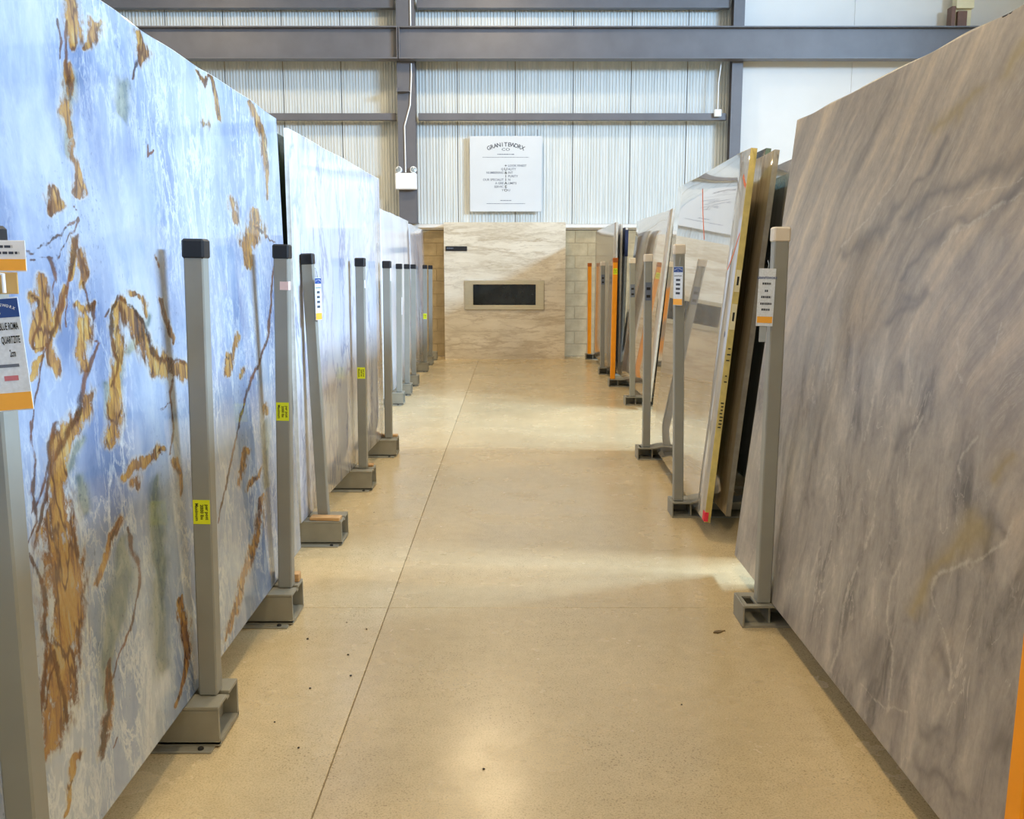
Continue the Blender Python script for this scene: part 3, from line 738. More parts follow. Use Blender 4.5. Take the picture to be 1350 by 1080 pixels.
# ---------------------------------------------------------------- room shell
J = 0.006
fx = [WALL_LEFT_X, -4.10, -0.516, 3.06, 6.64, WALL_RIGHT_X]
fy = [WALL_FRONT_Y, -3.37, 0.21, 3.79, 7.37, 10.95, 14.53, WALL_BACK_Y]
fl = MB().box(WALL_LEFT_X, WALL_RIGHT_X, WALL_FRONT_Y, WALL_BACK_Y, -0.15, -0.006).build('floor', M['joint'])
tag(fl, 'polished beige concrete floor of the aisle', None, None, 'structure')
for i in range(len(fx) - 1):
    for j in range(len(fy) - 1):
        g0 = J / 2 if (i, j) != (9, 9) else J
        p = MB().box(fx[i] + g0 / 2, fx[i + 1] - g0 / 2, fy[j] + g0 / 2, fy[j + 1] - g0 / 2, -0.006, 0.0, 0.0018)
        p.build('floor_panel', M['concrete_b' if i == 1 else 'concrete_a'], fl)

tag(MB().box(WALL_LEFT_X - 0.2, WALL_RIGHT_X + 0.2, WALL_FRONT_Y - 0.2, WALL_BACK_Y + 0.4, CEIL_Z, CEIL_Z + 0.2).build('ceiling', M['ceiling']), 'grey warehouse ceiling', None, None, 'structure')
tag(MB().box(WALL_LEFT_X - 0.2, WALL_LEFT_X, WALL_FRONT_Y, WALL_BACK_Y + 0.4, 0, CEIL_Z).build('wall_left', M['side_wall']), 'grey side wall', None, None, 'structure')
tag(MB().box(WALL_LEFT_X, WALL_RIGHT_X, WALL_FRONT_Y - 0.2, WALL_FRONT_Y, 0, CEIL_Z).build('wall_front', M['side_wall']), 'grey end wall', None, None, 'structure')
wr = MB().box(WALL_RIGHT_X, WALL_RIGHT_X + 0.2, WALL_FRONT_Y, WALL_BACK_Y + 0.4, 0, WIN_Z0)
wr.box(WALL_RIGHT_X, WALL_RIGHT_X + 0.2, WALL_FRONT_Y, WALL_BACK_Y + 0.4, WIN_Z1, CEIL_Z)
ys = [WALL_FRONT_Y] + [y for w in WINDOWS_Y for y in w] + [WALL_BACK_Y + 0.4]
for k in range(0, len(ys), 2):
    wr.box(WALL_RIGHT_X, WALL_RIGHT_X + 0.2, ys[k], ys[k + 1], WIN_Z0, WIN_Z1)
tag(wr.build('wall_right', M['side_wall']), 'grey side wall with high windows', None, None, 'structure')
for i, (y0, y1) in enumerate(WINDOWS_Y):
    wf = MB(); t = 0.06
    xa, xb = WALL_RIGHT_X + 0.02, WALL_RIGHT_X + 0.09
    wf.box(xa, xb, y0, y1, WIN_Z0, WIN_Z0 + t).box(xa, xb, y0, y1, WIN_Z1 - t, WIN_Z1)
    wf.box(xa, xb, y0, y0 + t, WIN_Z0 + t, WIN_Z1 - t).box(xa, xb, y1 - t, y1, WIN_Z0 + t, WIN_Z1 - t)
    ym = (y0 + y1) / 2
    wf.box(xa, xb, ym - 0.03, ym + 0.03, WIN_Z0 + t, WIN_Z1 - t)
    tag(wf.build('window_%d' % (i + 1), M['sill']), 'white framed high window in the side wall', None, None, 'structure')

# back wall: ribbed sheets above a sill, concrete blocks below
WB = tag(MB().box(WALL_LEFT_X, WALL_RIGHT_X, WALL_BACK_Y + 0.12, WALL_BACK_Y + 0.4, 0, CEIL_Z).build('wall_back', M['mortar']), 'back wall of ribbed white sheet metal above tan concrete blocks', None, None, 'structure')
def rib_panel(x0, x1):
    """trapezoid ribs along a sheet one metre wide; some flats are wider than others"""
    mb = MB(); rr = random.Random(int(x0 * 100))
    prof = []; x = 0.006
    W = x1 - x0
    while x < W - 0.04:
        wdt = rr.choice((0.040, 0.046, 0.046, 0.056))
        dpt = rr.choice((0.007, 0.009, 0.011))
        prof += [(x, 0.0), (x + wdt * 0.55, 0.0), (x + wdt * 0.68, -dpt), (x + wdt * 0.86, -dpt), (x + wdt * 0.97, 0.0)]
        x += wdt
    prof.append((W - 0.006, 0.0))
    z0, z1 = 2.10, CEIL_Z
    b = 0
    for (a, y) in prof: mb.v += [(a, y, z0), (a, y, z1)]
    for i in range(len(prof) - 1):
        mb.f.append([2 * i, 2 * i + 2, 2 * i + 3, 2 * i + 1]); mb.mi.append(0)
    me = bpy.data.meshes.new('ribbed_sheet'); me.from_pydata(mb.v, [], mb.f); me.update()
    me.materials.append(M['ribbed'])
    o = new_obj('ribbed_sheet', me, WB)
    o.location = (x0, WALL_BACK_Y + 0.05, 0)
    md = o.modifiers.new('thickness', 'SOLIDIFY'); md.thickness = 0.002
    return o
xs = [-8.0, -7.12, -6.23, -5.34, -4.45, -3.55, -2.65, -1.75, -0.85, 0.05, 0.95, 1.85, 2.72, 3.50]
for a, b in zip(xs[:-1], xs[1:]): rib_panel(a, b)
# smooth white lining boards right of the end column
for a, b in ((3.50, 5.22), (5.22, 6.94), (6.94, 8.6)):
    MB().box(a + 0.002, b - 0.002, WALL_BACK_Y - 0.08, WALL_BACK_Y + 0.12, 2.10, CEIL_Z, 0.002).build('lining_board', M['white_paint'], WB)
MB().box(WALL_LEFT_X, WALL_RIGHT_X, WALL_BACK_Y + 0.006, WALL_BACK_Y + 0.118, 0, 2.0).build('mortar_bed', M['mortar'], WB)
# block courses
bl, bh, jt = 0.40, 0.20, 0.006
blk = {}
def block_at(x0, x1, z0, z1):
    key = (round(x1 - x0, 3), round(z1 - z0, 3))
    if key not in blk:
        me = MB().box(0, x1 - x0, 0, 0.05, 0, z1 - z0, 0.002).mesh('block'); me.materials.append(M['block']); blk[key] = me
    o = new_obj('block', blk[key], WB); o.location = (x0, WALL_BACK_Y, z0)
x_lo, x_hi = -4.4, 4.4
for r in range(10):
    off = 0.2 if r % 2 else 0.0
    z0 = r * bh + jt / 2
    z1 = min((r + 1) * bh - jt / 2, 2.0)
    x = x_lo - off
    while x < x_hi:
        a, b = max(x, x_lo) + jt / 2, min(x + bl, x_hi) - jt / 2
        if b - a > 0.05: block_at(a, b, z0, z1)
        x += bl
for a, b in ((WALL_LEFT_X, x_lo), (x_hi, WALL_RIGHT_X)):
    MB().box(a, b, WALL_BACK_Y + 0.005, WALL_BACK_Y + 0.12, 0, 2.0).build('block_field', M['block'], WB)
tag(MB().prism([(WALL_BACK_Y - 0.10, 2.035), (WALL_BACK_Y - 0.10, 2.09), (WALL_BACK_Y + 0.12, 2.10), (WALL_BACK_Y + 0.12, 2.005), (WALL_BACK_Y - 0.02, 2.005), (WALL_BACK_Y - 0.02, 2.035)],
    WALL_LEFT_X, WALL_RIGHT_X, 'X').build('trim_1', M['sill']), 'white sill between the ribbed sheets and the concrete blocks', None, None, 'structure')

# steel frame on the back wall
def i_section(w, h, tf, tw):
    return [(-w / 2, 0), (w / 2, 0), (w / 2, tf), (tw / 2, tf), (tw / 2, h - tf), (w / 2, h - tf), (w / 2, h), (-w / 2, h), (-w / 2, h - tf), (-tw / 2, h - tf), (-tw / 2, tf), (-w / 2, tf)]
def column(x0, x1, label):
    t = thing('steel_column', label, 'column', ((x0 + x1) / 2, 15.06, 2.095))
    w = x1 - x0
    sec = [(-w / 2, -0.09), (w / 2, -0.09), (w / 2, -0.078), (0.006, -0.078), (0.006, 0.078), (w / 2, 0.078), (w / 2, 0.09), (-w / 2, 0.09), (-w / 2, 0.078), (-0.006, 0.078), (-0.006, -0.078), (-w / 2, -0.078)]
    MB().prism(sec, 0.012, CEIL_Z - 2.095, 'Z').build('column_shaft', M['dark_steel'], t)
    MB().box(-w / 2 - 0.02, w / 2 + 0.02, -0.089, 0.09, 0.0, 0.012).build('base_plate', M['dark_steel'], t)
    return t
cl = column(-1.745, -1.475, 'dark grey steel column carrying the white emergency light')
ab = MB().prism([(-0.13, 0), (0.06, 0), (0.06, 0.014), (-0.116, 0.014), (-0.116, 0.07), (-0.13, 0.07)], -0.12, -0.001, 'Y').build('angle_bracket', M['dark_steel'])
ab.location = (-1.61, 14.97, 4.045)
tag(ab, 'small steel angle bracket fixed to the emergency light column under the girder', 'bracket')
column(3.335, 3.50, 'dark grey steel column where the ribbed sheets meet the white wall')

def beam(x0, x1, label):
    t = thing('steel_beam', label, 'beam', (x0, 14.86, 4.50))
    sec = i_section(0.20, 0.465, 0.018, 0.012)
    MB().prism(sec, 0.0, x1 - x0, 'X').build('girder', M['dark_steel'], t)
    return t
bm1 = beam(WALL_LEFT_X, -1.705, 'dark grey steel girder running left from the column with the emergency light')
bm2 = beam(-1.69, 7.8, 'long dark grey steel girder spanning above the white sign')
for bmx, xx in ((bm1, -1.705 - WALL_LEFT_X - 0.014), (bm2, 0.0)):
    MB().box(xx, xx + 0.014, -0.10, 0.10, 0.018, 0.447).build('splice_plate', M['dark_steel'], bmx)
def girt(x0, x1, z0, z1, label):
    t = thing('wall_girt', label, 'girt', (x0, 15.13, z0))
    h = z1 - z0
    MB().prism([(-0.06, 0), (0.06, 0), (0.06, 0.006), (-0.054, 0.006), (-0.054, h - 0.006), (0.06, h - 0.006), (0.06, h), (-0.06, h)], 0, x1 - x0, 'X').build('channel', M['dark_steel'], t)
    MB().box(0.0, 0.012, -0.075, -0.061, 0.01, h - 0.01).build('end_clip', M['dark_steel'], t)
    MB().box(x1 - x0 - 0.012, x1 - x0, -0.075, -0.061, 0.01, h - 0.01).build('end_clip', M['dark_steel'], t)
girt(WALL_LEFT_X, -1.78, 3.66, 3.76, 'thin dark wall girt left of the column with the emergency light')
girt(-1.44, 3.30, 3.66, 3.76, 'thin dark wall girt just above the white sign')
girt(WALL_LEFT_X, -1.78, 5.30, 5.44, 'topmost dark wall girt above the girder, left of the emergency light column')
girt(-1.44, 3.30, 5.30, 5.44, 'topmost dark wall girt above the long girder, between the two columns')

# emergency light with its conduit
t = thing('emergency_light', 'white emergency light box with two round lamp heads on the steel column', 'emergency light', (-1.625, 14.958, 2.60))
MB().box(-0.165, 0.165, -0.10, 0.0, 0.0, 0.245, 0.012).build('housing', M['device'], t)
for s in (-1, 1):
    h = MB().lathe([(0.02, -0.05), (0.048, -0.04), (0.052, 0.0), (0.045, 0.008)], 18).build('lamp_head', M['device'], t)
    h.location = (s * 0.115, -0.05, 0.30); h.rotation_euler = (R(80), 0, R(s * 14))
    ln = MB().lathe([(0.043, 0.0), (0.036, 0.010), (0.015, 0.014)], 18).build('lens', M['lens'], h); ln.location = (0, 0, 0.006)
    MB().tube([(s * 0.115, -0.05, 0.24), (s * 0.115, -0.045, 0.275)], 0.018).build('neck', M['device'], t)
c = MB().tube([(-1.635, 14.955, 2.86), (-1.64, 14.955, 3.55), (-1.55, 14.955, 3.86), (-1.525, 14.955, 4.30), (-1.525, 14.955, 4.47)], 0.011)
tag(c.build('conduit', M['device']), 'thin white conduit running down the column to the emergency light', 'conduit')
c = MB().tube([(-1.525, 14.955, 4.985), (-1.525, 14.955, 6.6), (-1.525, 14.955, CEIL_Z)], 0.011)
tag(c.build('conduit', M['device']), 'thin white conduit on the steel column above the girder', 'conduit')
t = thing('junction_box', 'small white junction box on the thin girt by the bare steel column', 'junction box', (3.15, 15.06, 3.70))
MB().box(-0.055, 0.055, -0.06, 0.0, 0.0, 0.11, 0.008).build('box_body', M['device'], t)
MB().box(-0.045, 0.045, -0.064, -0.06, 0.01, 0.10, 0.0015).build('cover_plate', M['device'], t)
MB().tube([(0, -0.03, 0.11), (0.0, -0.025, 0.5), (0.03, -0.025, 0.79)], 0.009).build('conduit', M['device'], t)

# bracket standing on the long girder
t = thing('girder_bracket', 'brown and cream steel stub standing on the long girder by the white wall', 'bracket', (6.72, 14.90, 4.965))
MB().box(-0.17, -0.11, -0.06, 0.10, 0.0, 0.30, 0.004).build('side_plate', M['brown'], t)
MB().box(-0.10, 0.16, 0.02, 0.10, 0.0, 0.9, 0.004).build('back_plate', M['cream'], t)
MB().box(-0.07, 0.07, -0.05, 0.02, 0.0, 0.235, 0.004).build('stop_block', M['brown'], t)
MB().box(-0.10, 0.16, -0.06, 0.02, 0.27, 0.9, 0.004).build('face_plate', M['cream'], t)

# sign board
t = thing('sign_board', 'white printed company sign hung on the ribbed wall', 'sign', (-0.097, 15.215, 2.285))
sw, sh = 1.125, 1.15
MB().box(-sw / 2, sw / 2, -0.035, -0.005, 0, sh, 0.003).build('board', M['board'], t)
for sx in (-1, 1):
    MB().tube([(sx * 0.49, -0.02, sh - 0.02), (sx * 0.49, -0.02, 1.25)], 0.004).build('hanger', M['ink_grey'], t)
    for zz in (0.08, sh - 0.08):
        MB().tube([(sx * 0.5, -0.005, zz), (sx * 0.5, 0.08, zz)], 0.012).build('standoff', M['ink_grey'], t)
items = []
word = 'GRANITEWORX'
Rr = 0.66
for i, ch_ in enumerate(word):
    a = (i - (len(word) - 1) / 2) * -0.082
    items.append((ch_, 0.088, Rr * math.sin(-a), 0.985 + Rr * (math.cos(a) - 1) + 0.035, a, 'CENTER', 0.95))
lettering(items, M['ink_slate'], t, (R(90), 0, 0), (0, -0.0358, 0))
it2 = [('CO', 0.055, 0.0, 0.945, 0, 'CENTER', 1.6)]
axis = 0.0
rows = [('', '+', 'LOOK FINEST'), ('Q', 'U', 'ALITY'), ('NUMBERING', '&', 'INT'), ('', 'I', 'PURITY'), ('OUR SPECIALIT', 'I', 'N'), ('A GRE', 'A', 'LIMITS'), ('SERVIC', 'E', ''), ('Y', 'O', 'U')]
for k, (l, c_, r_) in enumerate(rows):
    z = 0.70 - k * 0.0535
    if l: it2.append((l, 0.047, -0.035, z, 0, 'RIGHT', 1.0))
    if r_: it2.append((r_, 0.047, 0.035, z, 0, 'LEFT', 1.0))
lettering(it2, M['ink_grey'], t, (R(90), 0, 0), (0, -0.0358, 0), 'small_lettering')
lettering([(c_, 0.056, 0.0, 0.70 - k * 0.0535, 0, 'CENTER', 1.25) for k, (l, c_, r_) in enumerate(rows)], M['ink'], t, (R(90), 0, 0), (0, -0.0358, 0), 'bold_lettering')
ln = MB()
rr = random.Random(3)
for (z, half, hh) in ((0.868, 0.13, 0.012), (0.825, 0.36, 0.007), (0.165, 0.085, 0.010), (0.118, 0.30, 0.008)):
    x = -half
    while x < half:                                   # rows of print too small to read
        w_ = rr.uniform(0.012, 0.045)
        ln.box(x, min(x + w_, half), -0.0364, -0.0352, z, z + hh)
        x += w_ + 0.008
ln.build('fine_print', M['ink_grey'], t)['kind'] = 'stuff'

# ---------------------------------------------------------------- fireplace display
FX0, FX1, FY, FZ = -1.045, 0.822, 14.76, 2.10
ox0, ox1, oz0, oz1 = -0.73, 0.495, 0.77, 1.215
t = thing('fireplace_display', 'tall cream travertine panel with a slim built-in fireplace', 'fireplace', ((FX0 + FX1) / 2, FY, 0))
cx = (FX0 + FX1) / 2
p = MB()
for (a, b, z0, z1) in ((FX0, FX1, 0, oz0 + 0.02), (FX0, FX1, oz1 - 0.02, FZ), (FX0, ox0 + 0.02, oz0 + 0.02, oz1 - 0.02), (ox1 - 0.02, FX1, oz0 + 0.02, oz1 - 0.02)):
    p.box(a - cx, b - cx, 0.0, 0.03, z0, z1)
p.build('stone_front', M['travertine'], t)
for a in (FX0, FX1 - 0.03):
    MB().box(a - cx, a - cx + 0.03, 0.03, 0.48, 0, FZ, 0.002).build('stone_side', M['travertine'], t)
MB().box(FX0 - cx + 0.03, FX1 - cx - 0.03, 0.03, 0.48, FZ - 0.03, FZ, 0.002).build('stone_top', M['travertine'], t)
fr = MB()
gx0, gx1, gz0, gz1 = -0.60, 0.366, 0.84, 1.156
fr.box(ox0 - cx, ox1 - cx, -0.02, 0.01, oz0, gz0, 0.003).box(ox0 - cx, ox1 - cx, -0.02, 0.01, gz1, oz1, 0.003)
fr.box(ox0 - cx, gx0 - cx, -0.02, 0.01, gz0, gz1, 0.003).box(gx1 - cx, ox1 - cx, -0.02, 0.01, gz0, gz1, 0.003)
f_ = fr.build('steel_frame', M['brushed'], t)
MB().box(gx0 - cx, gx1 - cx, 0.012, 0.02, gz0, gz1, 0.001).build('glass_pane', M['glass'], t)
MB().box(gx0 - cx, gx1 - cx, 0.022, 0.30, gz0 - 0.02, gz1 + 0.02, 0.002).build('firebox', M['black_plate'], t)
pl = thing('name_plate', 'small black name plate on the travertine fireplace panel', 'name plate', (-0.855, FY - 0.001, 1.667))
MB().box(-0.165, 0.165, -0.012, 0.0, 0, 0.07, 0.002).build('plate', M['black_plate'], pl)
npm = MB(); x = -0.145
for w_ in (0.016, 0.010, 0.014, 0.012, 0.016, 0.010):
    npm.box(x, x + w_, -0.0128, -0.012, 0.032, 0.050); x += w_ + 0.004
npm.build('plate_print', M['ink_grey'], pl)['kind'] = 'stuff'

# ---------------------------------------------------------------- slabs of the left row
blue_o, BL, BH = slab('stone_slab', 'polished blue quartzite slab with golden rust veins', (-0.945, 0.95), (-0.965, 4.2), 0.132, -0.045, 1.91, 0.022, M['blue'], M['sawn_edge'], cell=0.006, stone=blue_channels, seed=11)
slab('stone_slab', 'white marble slab with fine lilac grey veins behind the leaning post', (-1.058, 4.63), (-0.982, 7.18), 0.132, 0.0, 1.925, 0.022, M['white_marble'], M['sawn_edge'], seed=12)
slab('stone_slab', 'dark green slab showing its edge between the blue slab and the white marble', (-1.125, 4.50), (-1.085, 7.0), 0.132, -0.004, 1.91, 0.026, M['dark_green'], M['dark_edge'], seed=13)
slab('stone_slab', 'grey slab leaning behind the blue quartzite slab', (-1.010, 1.0), (-1.03, 4.05), 0.132, -0.045, 1.86, 0.022, M['silver'], M['sawn_edge'], seed=14)
slab('stone_slab', 'pale white slab beyond the white marble, behind three close posts', (-1.245, 9.25), (-1.245, 12.0), 0.132, -0.045, 1.85, 0.022, M['white_marble_b'], M['sawn_edge'], seed=15)
slab('stone_slab', 'pale lilac white slab at the end of its row by the block wall', (-1.25, 12.1), (-1.25, 14.1), 0.132, -0.055, 1.83, 0.022, M['white_marble'], M['sawn_edge'], seed=16)
# ---------------------------------------------------------------- slabs of the right row
grey_o, GL, GH = slab('stone_slab', 'large grey brown honed marble slab with raking streaks', (1.025, 1.0), (1.025, 4.23), 0.092, 0.205, 1.94, 0.022, M['grey'], M['grey_edge'], True, cell=0.007, stone=grey_channels, seed=21)
e_o, EL, EH = slab('stone_slab', 'mirror polished silver grey slab with a yellow edge', (1.0, 4.80), (1.058, 7.22), 0.092, 0.175, 1.90, 0.032, M['silver'], M['yellow_edge'], True, seed=22)
slab('stone_slab', 'grey slab edge standing just behind the yellow edged slab', (1.14, 4.93), (1.17, 7.1), 0.092, 0.185, 1.90, 0.028, M['brown_vein'], M['grey_edge'], True, seed=23)
slab('stone_slab', 'charcoal slab peeking above the grey slab edges', (1.20, 5.35), (1.225, 7.1), 0.092, 0.19, 1.96, 0.03, M['charcoal_stone'], M['dark_edge'], True, seed=24)
slab('stone_slab', 'pale grey slab leaning between the charcoal slab and the big streaked slab', (1.32, 4.45), (1.32, 7.0), 0.092, 0.19, 1.89, 0.022, M['silver'], M['grey_edge'], True, seed=25)
slab('stone_slab', 'grey slab leaning directly behind the big streaked slab', (1.10, 1.1), (1.10, 4.05), 0.092, 0.205, 1.90, 0.022, M['brown_vein'], M['grey_edge'], True, seed=26)
slab('stone_slab', 'beige polished slab leaning beside the near orange post', (1.36, 9.32), (1.335, 11.75), 0.092, 0.19, 1.88, 0.022, M['beige'], M['sawn_edge'], True, seed=27)
slab('stone_slab', 'grey brown slab with vertical veins between the two far orange posts', (1.245, 11.62), (1.245, 14.45), 0.092, 0.01, 1.86, 0.024, M['brown_vein'], M['sawn_edge'], True, seed=28)
slab('stone_slab', 'slab with a white edge just behind the vertically veined slab', (1.325, 11.80), (1.325, 14.4), 0.092, 0.005, 1.85, 0.024, M['white_marble'], M['sawn_edge'], True, seed=29)
nv, nL, nH = slab('stone_slab', 'white slab with its top end wrapped in navy sheet', (1.41, 12.2), (1.41, 14.4), 0.092, 0.03, 1.82, 0.03, M['white_marble_b'], M['sawn_edge'], True, seed=30)
wrp = MB().prism([(nL - 0.34, nH + 0.004), (nL - 0.05, nH + 0.004), (nL + 0.006, nH - 0.03), (nL + 0.006, nH - 0.36), (nL - 0.10, nH - 0.30), (nL - 0.20, nH - 0.36), (nL - 0.34, nH - 0.28)], -0.006, 0.036, 'Y').build('navy_wrap', M['navy'], nv)

# unseen slabs added in the depth of each stack to block light
for k in range(4):
    for (xx, y0, y1, sd, ln_, zb, rt) in ((1.205 + 0.11 * k, 1.15 + 0.05 * k, 4.08 - 0.03 * k, 60, 0.20, 0.092, True), (1.43 + 0.10 * k, 4.85 + 0.05 * k, 7.1, 70, 0.18, 0.092, True),
                                  (1.50 + 0.10 * k, 9.45 + 0.04 * k, 11.8, 80, 0.17, 0.092, True), (-1.085 - 0.09 * k, 1.05 + 0.04 * k, 4.1, 90, -0.045, 0.132, False)):
        where = {60: 'behind the big streaked slab', 70: 'behind the yellow edged slab', 80: 'behind the beige polished slab', 90: 'behind the blue quartzite slab'}[sd]
        slab('stone_slab', '%s added light-blocking grey slab deep in the stack %s' % (('second', 'third', 'fourth', 'fifth')[k], where), (xx, y0), (xx, y1), zb, ln_, 1.84 - 0.02 * k, 0.022, M['brown_vein' if k % 2 else 'beige'], M['grey_edge'], rt, seed=sd + k)
# marks and paper labels on the yellow edged slab (slab space: x towards the near end)
def wax(points, w, m, name):
    mb = MB()
    for (a0, b0), (a1, b1) in zip(points[:-1], points[1:]):
        d = Vector((a1 - a0, b1 - b0)); nn = Vector((-d.y, d.x)).normalized() * w / 2
        mb.prism([(a0 + nn.x, b0 + nn.y), (a0 - nn.x, b0 - nn.y), (a1 - nn.x, b1 - nn.y), (a1 + nn.x, b1 + nn.y)], -0.0012, -0.0002, 'Y')
    return mb.build(name, m, e_o)
wax([(EL - 0.10, EH - 0.13), (EL - 0.05, EH - 0.17), (EL - 0.01, EH - 0.19)], 0.022, M['orange_wax'], 'wax_stroke')
wax([(EL - 1.30, EH - 0.10), (EL - 1.18, EH - 0.25), (EL - 1.02, EH - 0.42)], 0.014, M['orange_wax'], 'wax_stroke')
wax([(EL - 0.01, EH - 0.42), (EL - 0.10, EH - 0.52), (EL - 0.20, EH - 0.60)], 0.012, M['orange_wax'], 'wax_stroke')
asp = MB().lathe([(0.016, -0.0005), (0.015, 0.001), (0.010, 0.002)], 12).build('anchor_spot', M['ink_grey'], e_o)
asp.location = (EL - 0.07, 0, EH - 0.93); asp.rotation_euler = (R(90), 0, 0)
MB().box(EL - 0.045, EL + 0.004, -0.003, 0.02, 0.004, 0.055, 0.002).build('wax_corner', M['red_wax'], e_o)
for z0, z1, m_ in ((EH - 0.71, EH - 0.60, 'cream'), (EH - 0.90, EH - 0.77, 'cream')):
    st = MB().box(EL + 0.003, EL + 0.0045, 0.004, 0.030, z0, z1).build('edge_label', M[m_], e_o)
    MB().box(EL + 0.0045, EL + 0.005, 0.012, 0.022, (z0 + z1) / 2 - 0.022, (z0 + z1) / 2 + 0.022).build('label_print', M['ink'], st)
scr = MB()
rr = random.Random(9)
for z in [EH - 1.0, EH - 1.03, EH - 1.06, EH - 1.14, EH - 1.17] + [EH - 1.28 - 0.018 * i for i in range(8)]:
    scr.box(EL + 0.003, EL + 0.004, 0.008 + rr.random() * 0.006, 0.022 + rr.random() * 0.006, z, z + 0.006)
scr.build('pencil_scrawl', M['ink'], e_o)['kind'] = 'stuff'

# ---------------------------------------------------------------- rack uprights
def post_part(at_, label, group, base_h, top, lean_x, lean_y, colour, capm, w=0.055):
    h = top - base_h
    p = thing('rack_post', label, 'rack post', (at_[0], at_[1], base_h + 0.001), 0, group)
    p.rotation_euler = (-lean_y / h, lean_x / h, 0)
    MB().box(-w / 2, w / 2, -w / 2, w / 2, 0.0, h - 0.005, 0.004).build('post', M[colour], p)
    cp = MB().box(-w / 2 - 0.004, w / 2 + 0.004, -w / 2 - 0.004, w / 2 + 0.004, h - 0.056, h, 0.006).build('cap', M[capm], p)
    return p

def sticker(p, z, w=0.055):
    s = MB().box(-w / 2 + 0.003, w / 2 - 0.003, -w / 2 - 0.0012, -w / 2 - 0.0002, z, z + 0.072).build('load_sticker', M['yellow'], p)
    s['label'] = 'yellow load limit sticker with three lines of print'
    lettering([('Maximum', 0.0135, 0.0, -0.014, 0, 'CENTER', 1.0), ('2000 lbs', 0.0135, 0.0, 0.001, 0, 'CENTER', 1.0), ('per post', 0.0135, 0.0, 0.016, 0, 'CENTER', 1.0)],
              M['ink_olive'], s, (R(90), R(90), 0), (0, -w / 2 - 0.0018, z + 0.036), 'sticker_print')

def upright_left(x, y, x_end, short, label, dx=0.0, top=1.48, sticker_z=None, far=False, post=True, bw=0.20):
    """base channel lies across the rack; its hollow end faces the aisle"""
    bh = 0.128
    t = thing('slab_cradle', 'grey floor channel under the ' + short if post else label, 'slab cradle', (x, y, 0), 0, 'floor channels of the left row')
    e = x_end - x
    L = 1.25
    mb = MB()
    th = 0.012
    y0, y1 = -bw / 2, bw / 2
    mb.box(e - L, e, y0, y0 + th, 0.012, bh - th).box(e - L, e, y1 - th, y1, 0.012, bh - th)
    mb.box(e - L, e, y0, y1, 0.006, 0.018)
    mb.box(e - L, e, y0, -0.012, bh - th, bh, 0.002).box(e - L, e, 0.012, y1, bh - th, bh, 0.002)
    mb.box(e - L, e, -0.012, 0.012, bh - th - 0.008, bh - th)
    mb.build('base_channel', M['steel_base'], t)
    MB().box(e - 0.055, e - 0.045, y0 + th, y1 - th, 0.018, bh - th - 0.008).build('end_web', M['steel_base'], t)
    fp = MB().box(e - 0.42, e - 0.015, y0 - 0.035, y1 + 0.012, 0.0, 0.006, 0.0015).build('foot_plate', M['steel_base'], t)
    MB().lathe([(0.009, 0.0), (0.009, 0.005), (0.004, 0.008)], 8, e - 0.05, y0 - 0.018).build('bolt', M['ink'], fp).location.z = 0.006
    if post:
        p = post_part((x, y), label, 'rack posts of the left row', bh, top, dx, 0.0, 'steel_paint', 'black_cap')
        if sticker_z is not None: sticker(p, sticker_z - bh)
        return t, p
    return t, None

def upright_right(x, y, x_end, short, label, dx=0.0, top=1.50, colour='steel_paint', capm='white_cap', sticker_z=None, bw=0.16, base=True):
    """open channel base faces the camera end; closed end plate with a socket hole on top"""
    bh = 0.09
    t = thing('slab_cradle', 'grey floor channel under the ' + short, 'slab cradle', (x, y, 0), 0, 'floor channels of the right row')
    e = x_end - x
    L = 1.25
    y0, y1 = -0.055, bw - 0.055
    th = 0.009
    mb = MB()
    mb.box(e, e + L, y1 - th, y1, 0, bh)
    mb.box(e, e + L, y0, y1 - th, 0, th)
    ha, hb_, hy0, hy1 = e + 0.012, min(e + 0.065, -0.031), y0 + 0.025, y1 - 0.045
    if hb_ - ha < 0.015: ha, hb_ = e + 0.006, e + 0.022
    mb.box(e, e + L, hy1, y1 - th, bh - th, bh).box(e, e + L, y0, hy0, bh - th, bh)
    mb.box(e, ha, hy0, hy1, bh - th, bh).box(hb_, e + L, hy0, hy1, bh - th, bh)
    mb.build('base_channel', M['steel_base'], t)
    MB().box(e - 0.008, e, y0, y1, 0, bh, 0.002).build('end_plate', M['steel_base'], t)
    MB().box(e + 0.10, e + 0.108, y0 + 0.03, y1 - th, th, bh - th).build('gusset', M['steel_base'], t)
    p = post_part((x, y), label, 'rack posts of the right row', bh, top, dx, 0.0, colour, capm)
    if sticker_z is not None: sticker(p, sticker_z - bh)
    return t, p

L0, p0 = upright_left(-0.883, 1.60, -0.83, 'tagged post beside the blue slab', 'grey rack post carrying the blue headed price tag', 0.0, 1.47)
L1, p1 = upright_left(-0.914, 2.72, -0.862, 'post before the golden veins', 'grey rack post in front of the golden veins, yellow sticker below its middle', 0.020, 1.482, 0.66)
L2, p2 = upright_left(-0.912, 3.69, -0.868, 'post with the pink paper', 'grey rack post at the far end of the blue slab, pink paper near its cap', 0.030, 1.491, 0.81)
L3, p3 = upright_left(-0.975, 4.785, -0.868, 'slanting post', 'slanting grey rack post in front of the white marble', -0.045, 1.474)
L4, p4 = upright_left(-0.957, 5.985, -0.89, 'post at the middle of the white marble', 'grey rack post at mid length of the white marble, yellow sticker below its middle', 0.010, 1.465, 0.71)
L5, p5 = upright_left(-0.935, 7.085, -0.868, 'post at the far end of the white marble', 'grey rack post at the far end of the white marble', 0.010, 1.455)
L6, p6 = upright_left(-1.172, 9.80, -1.125, 'first of three close posts', 'first of three close grey rack posts beyond the white marble', 0.018, 1.448)
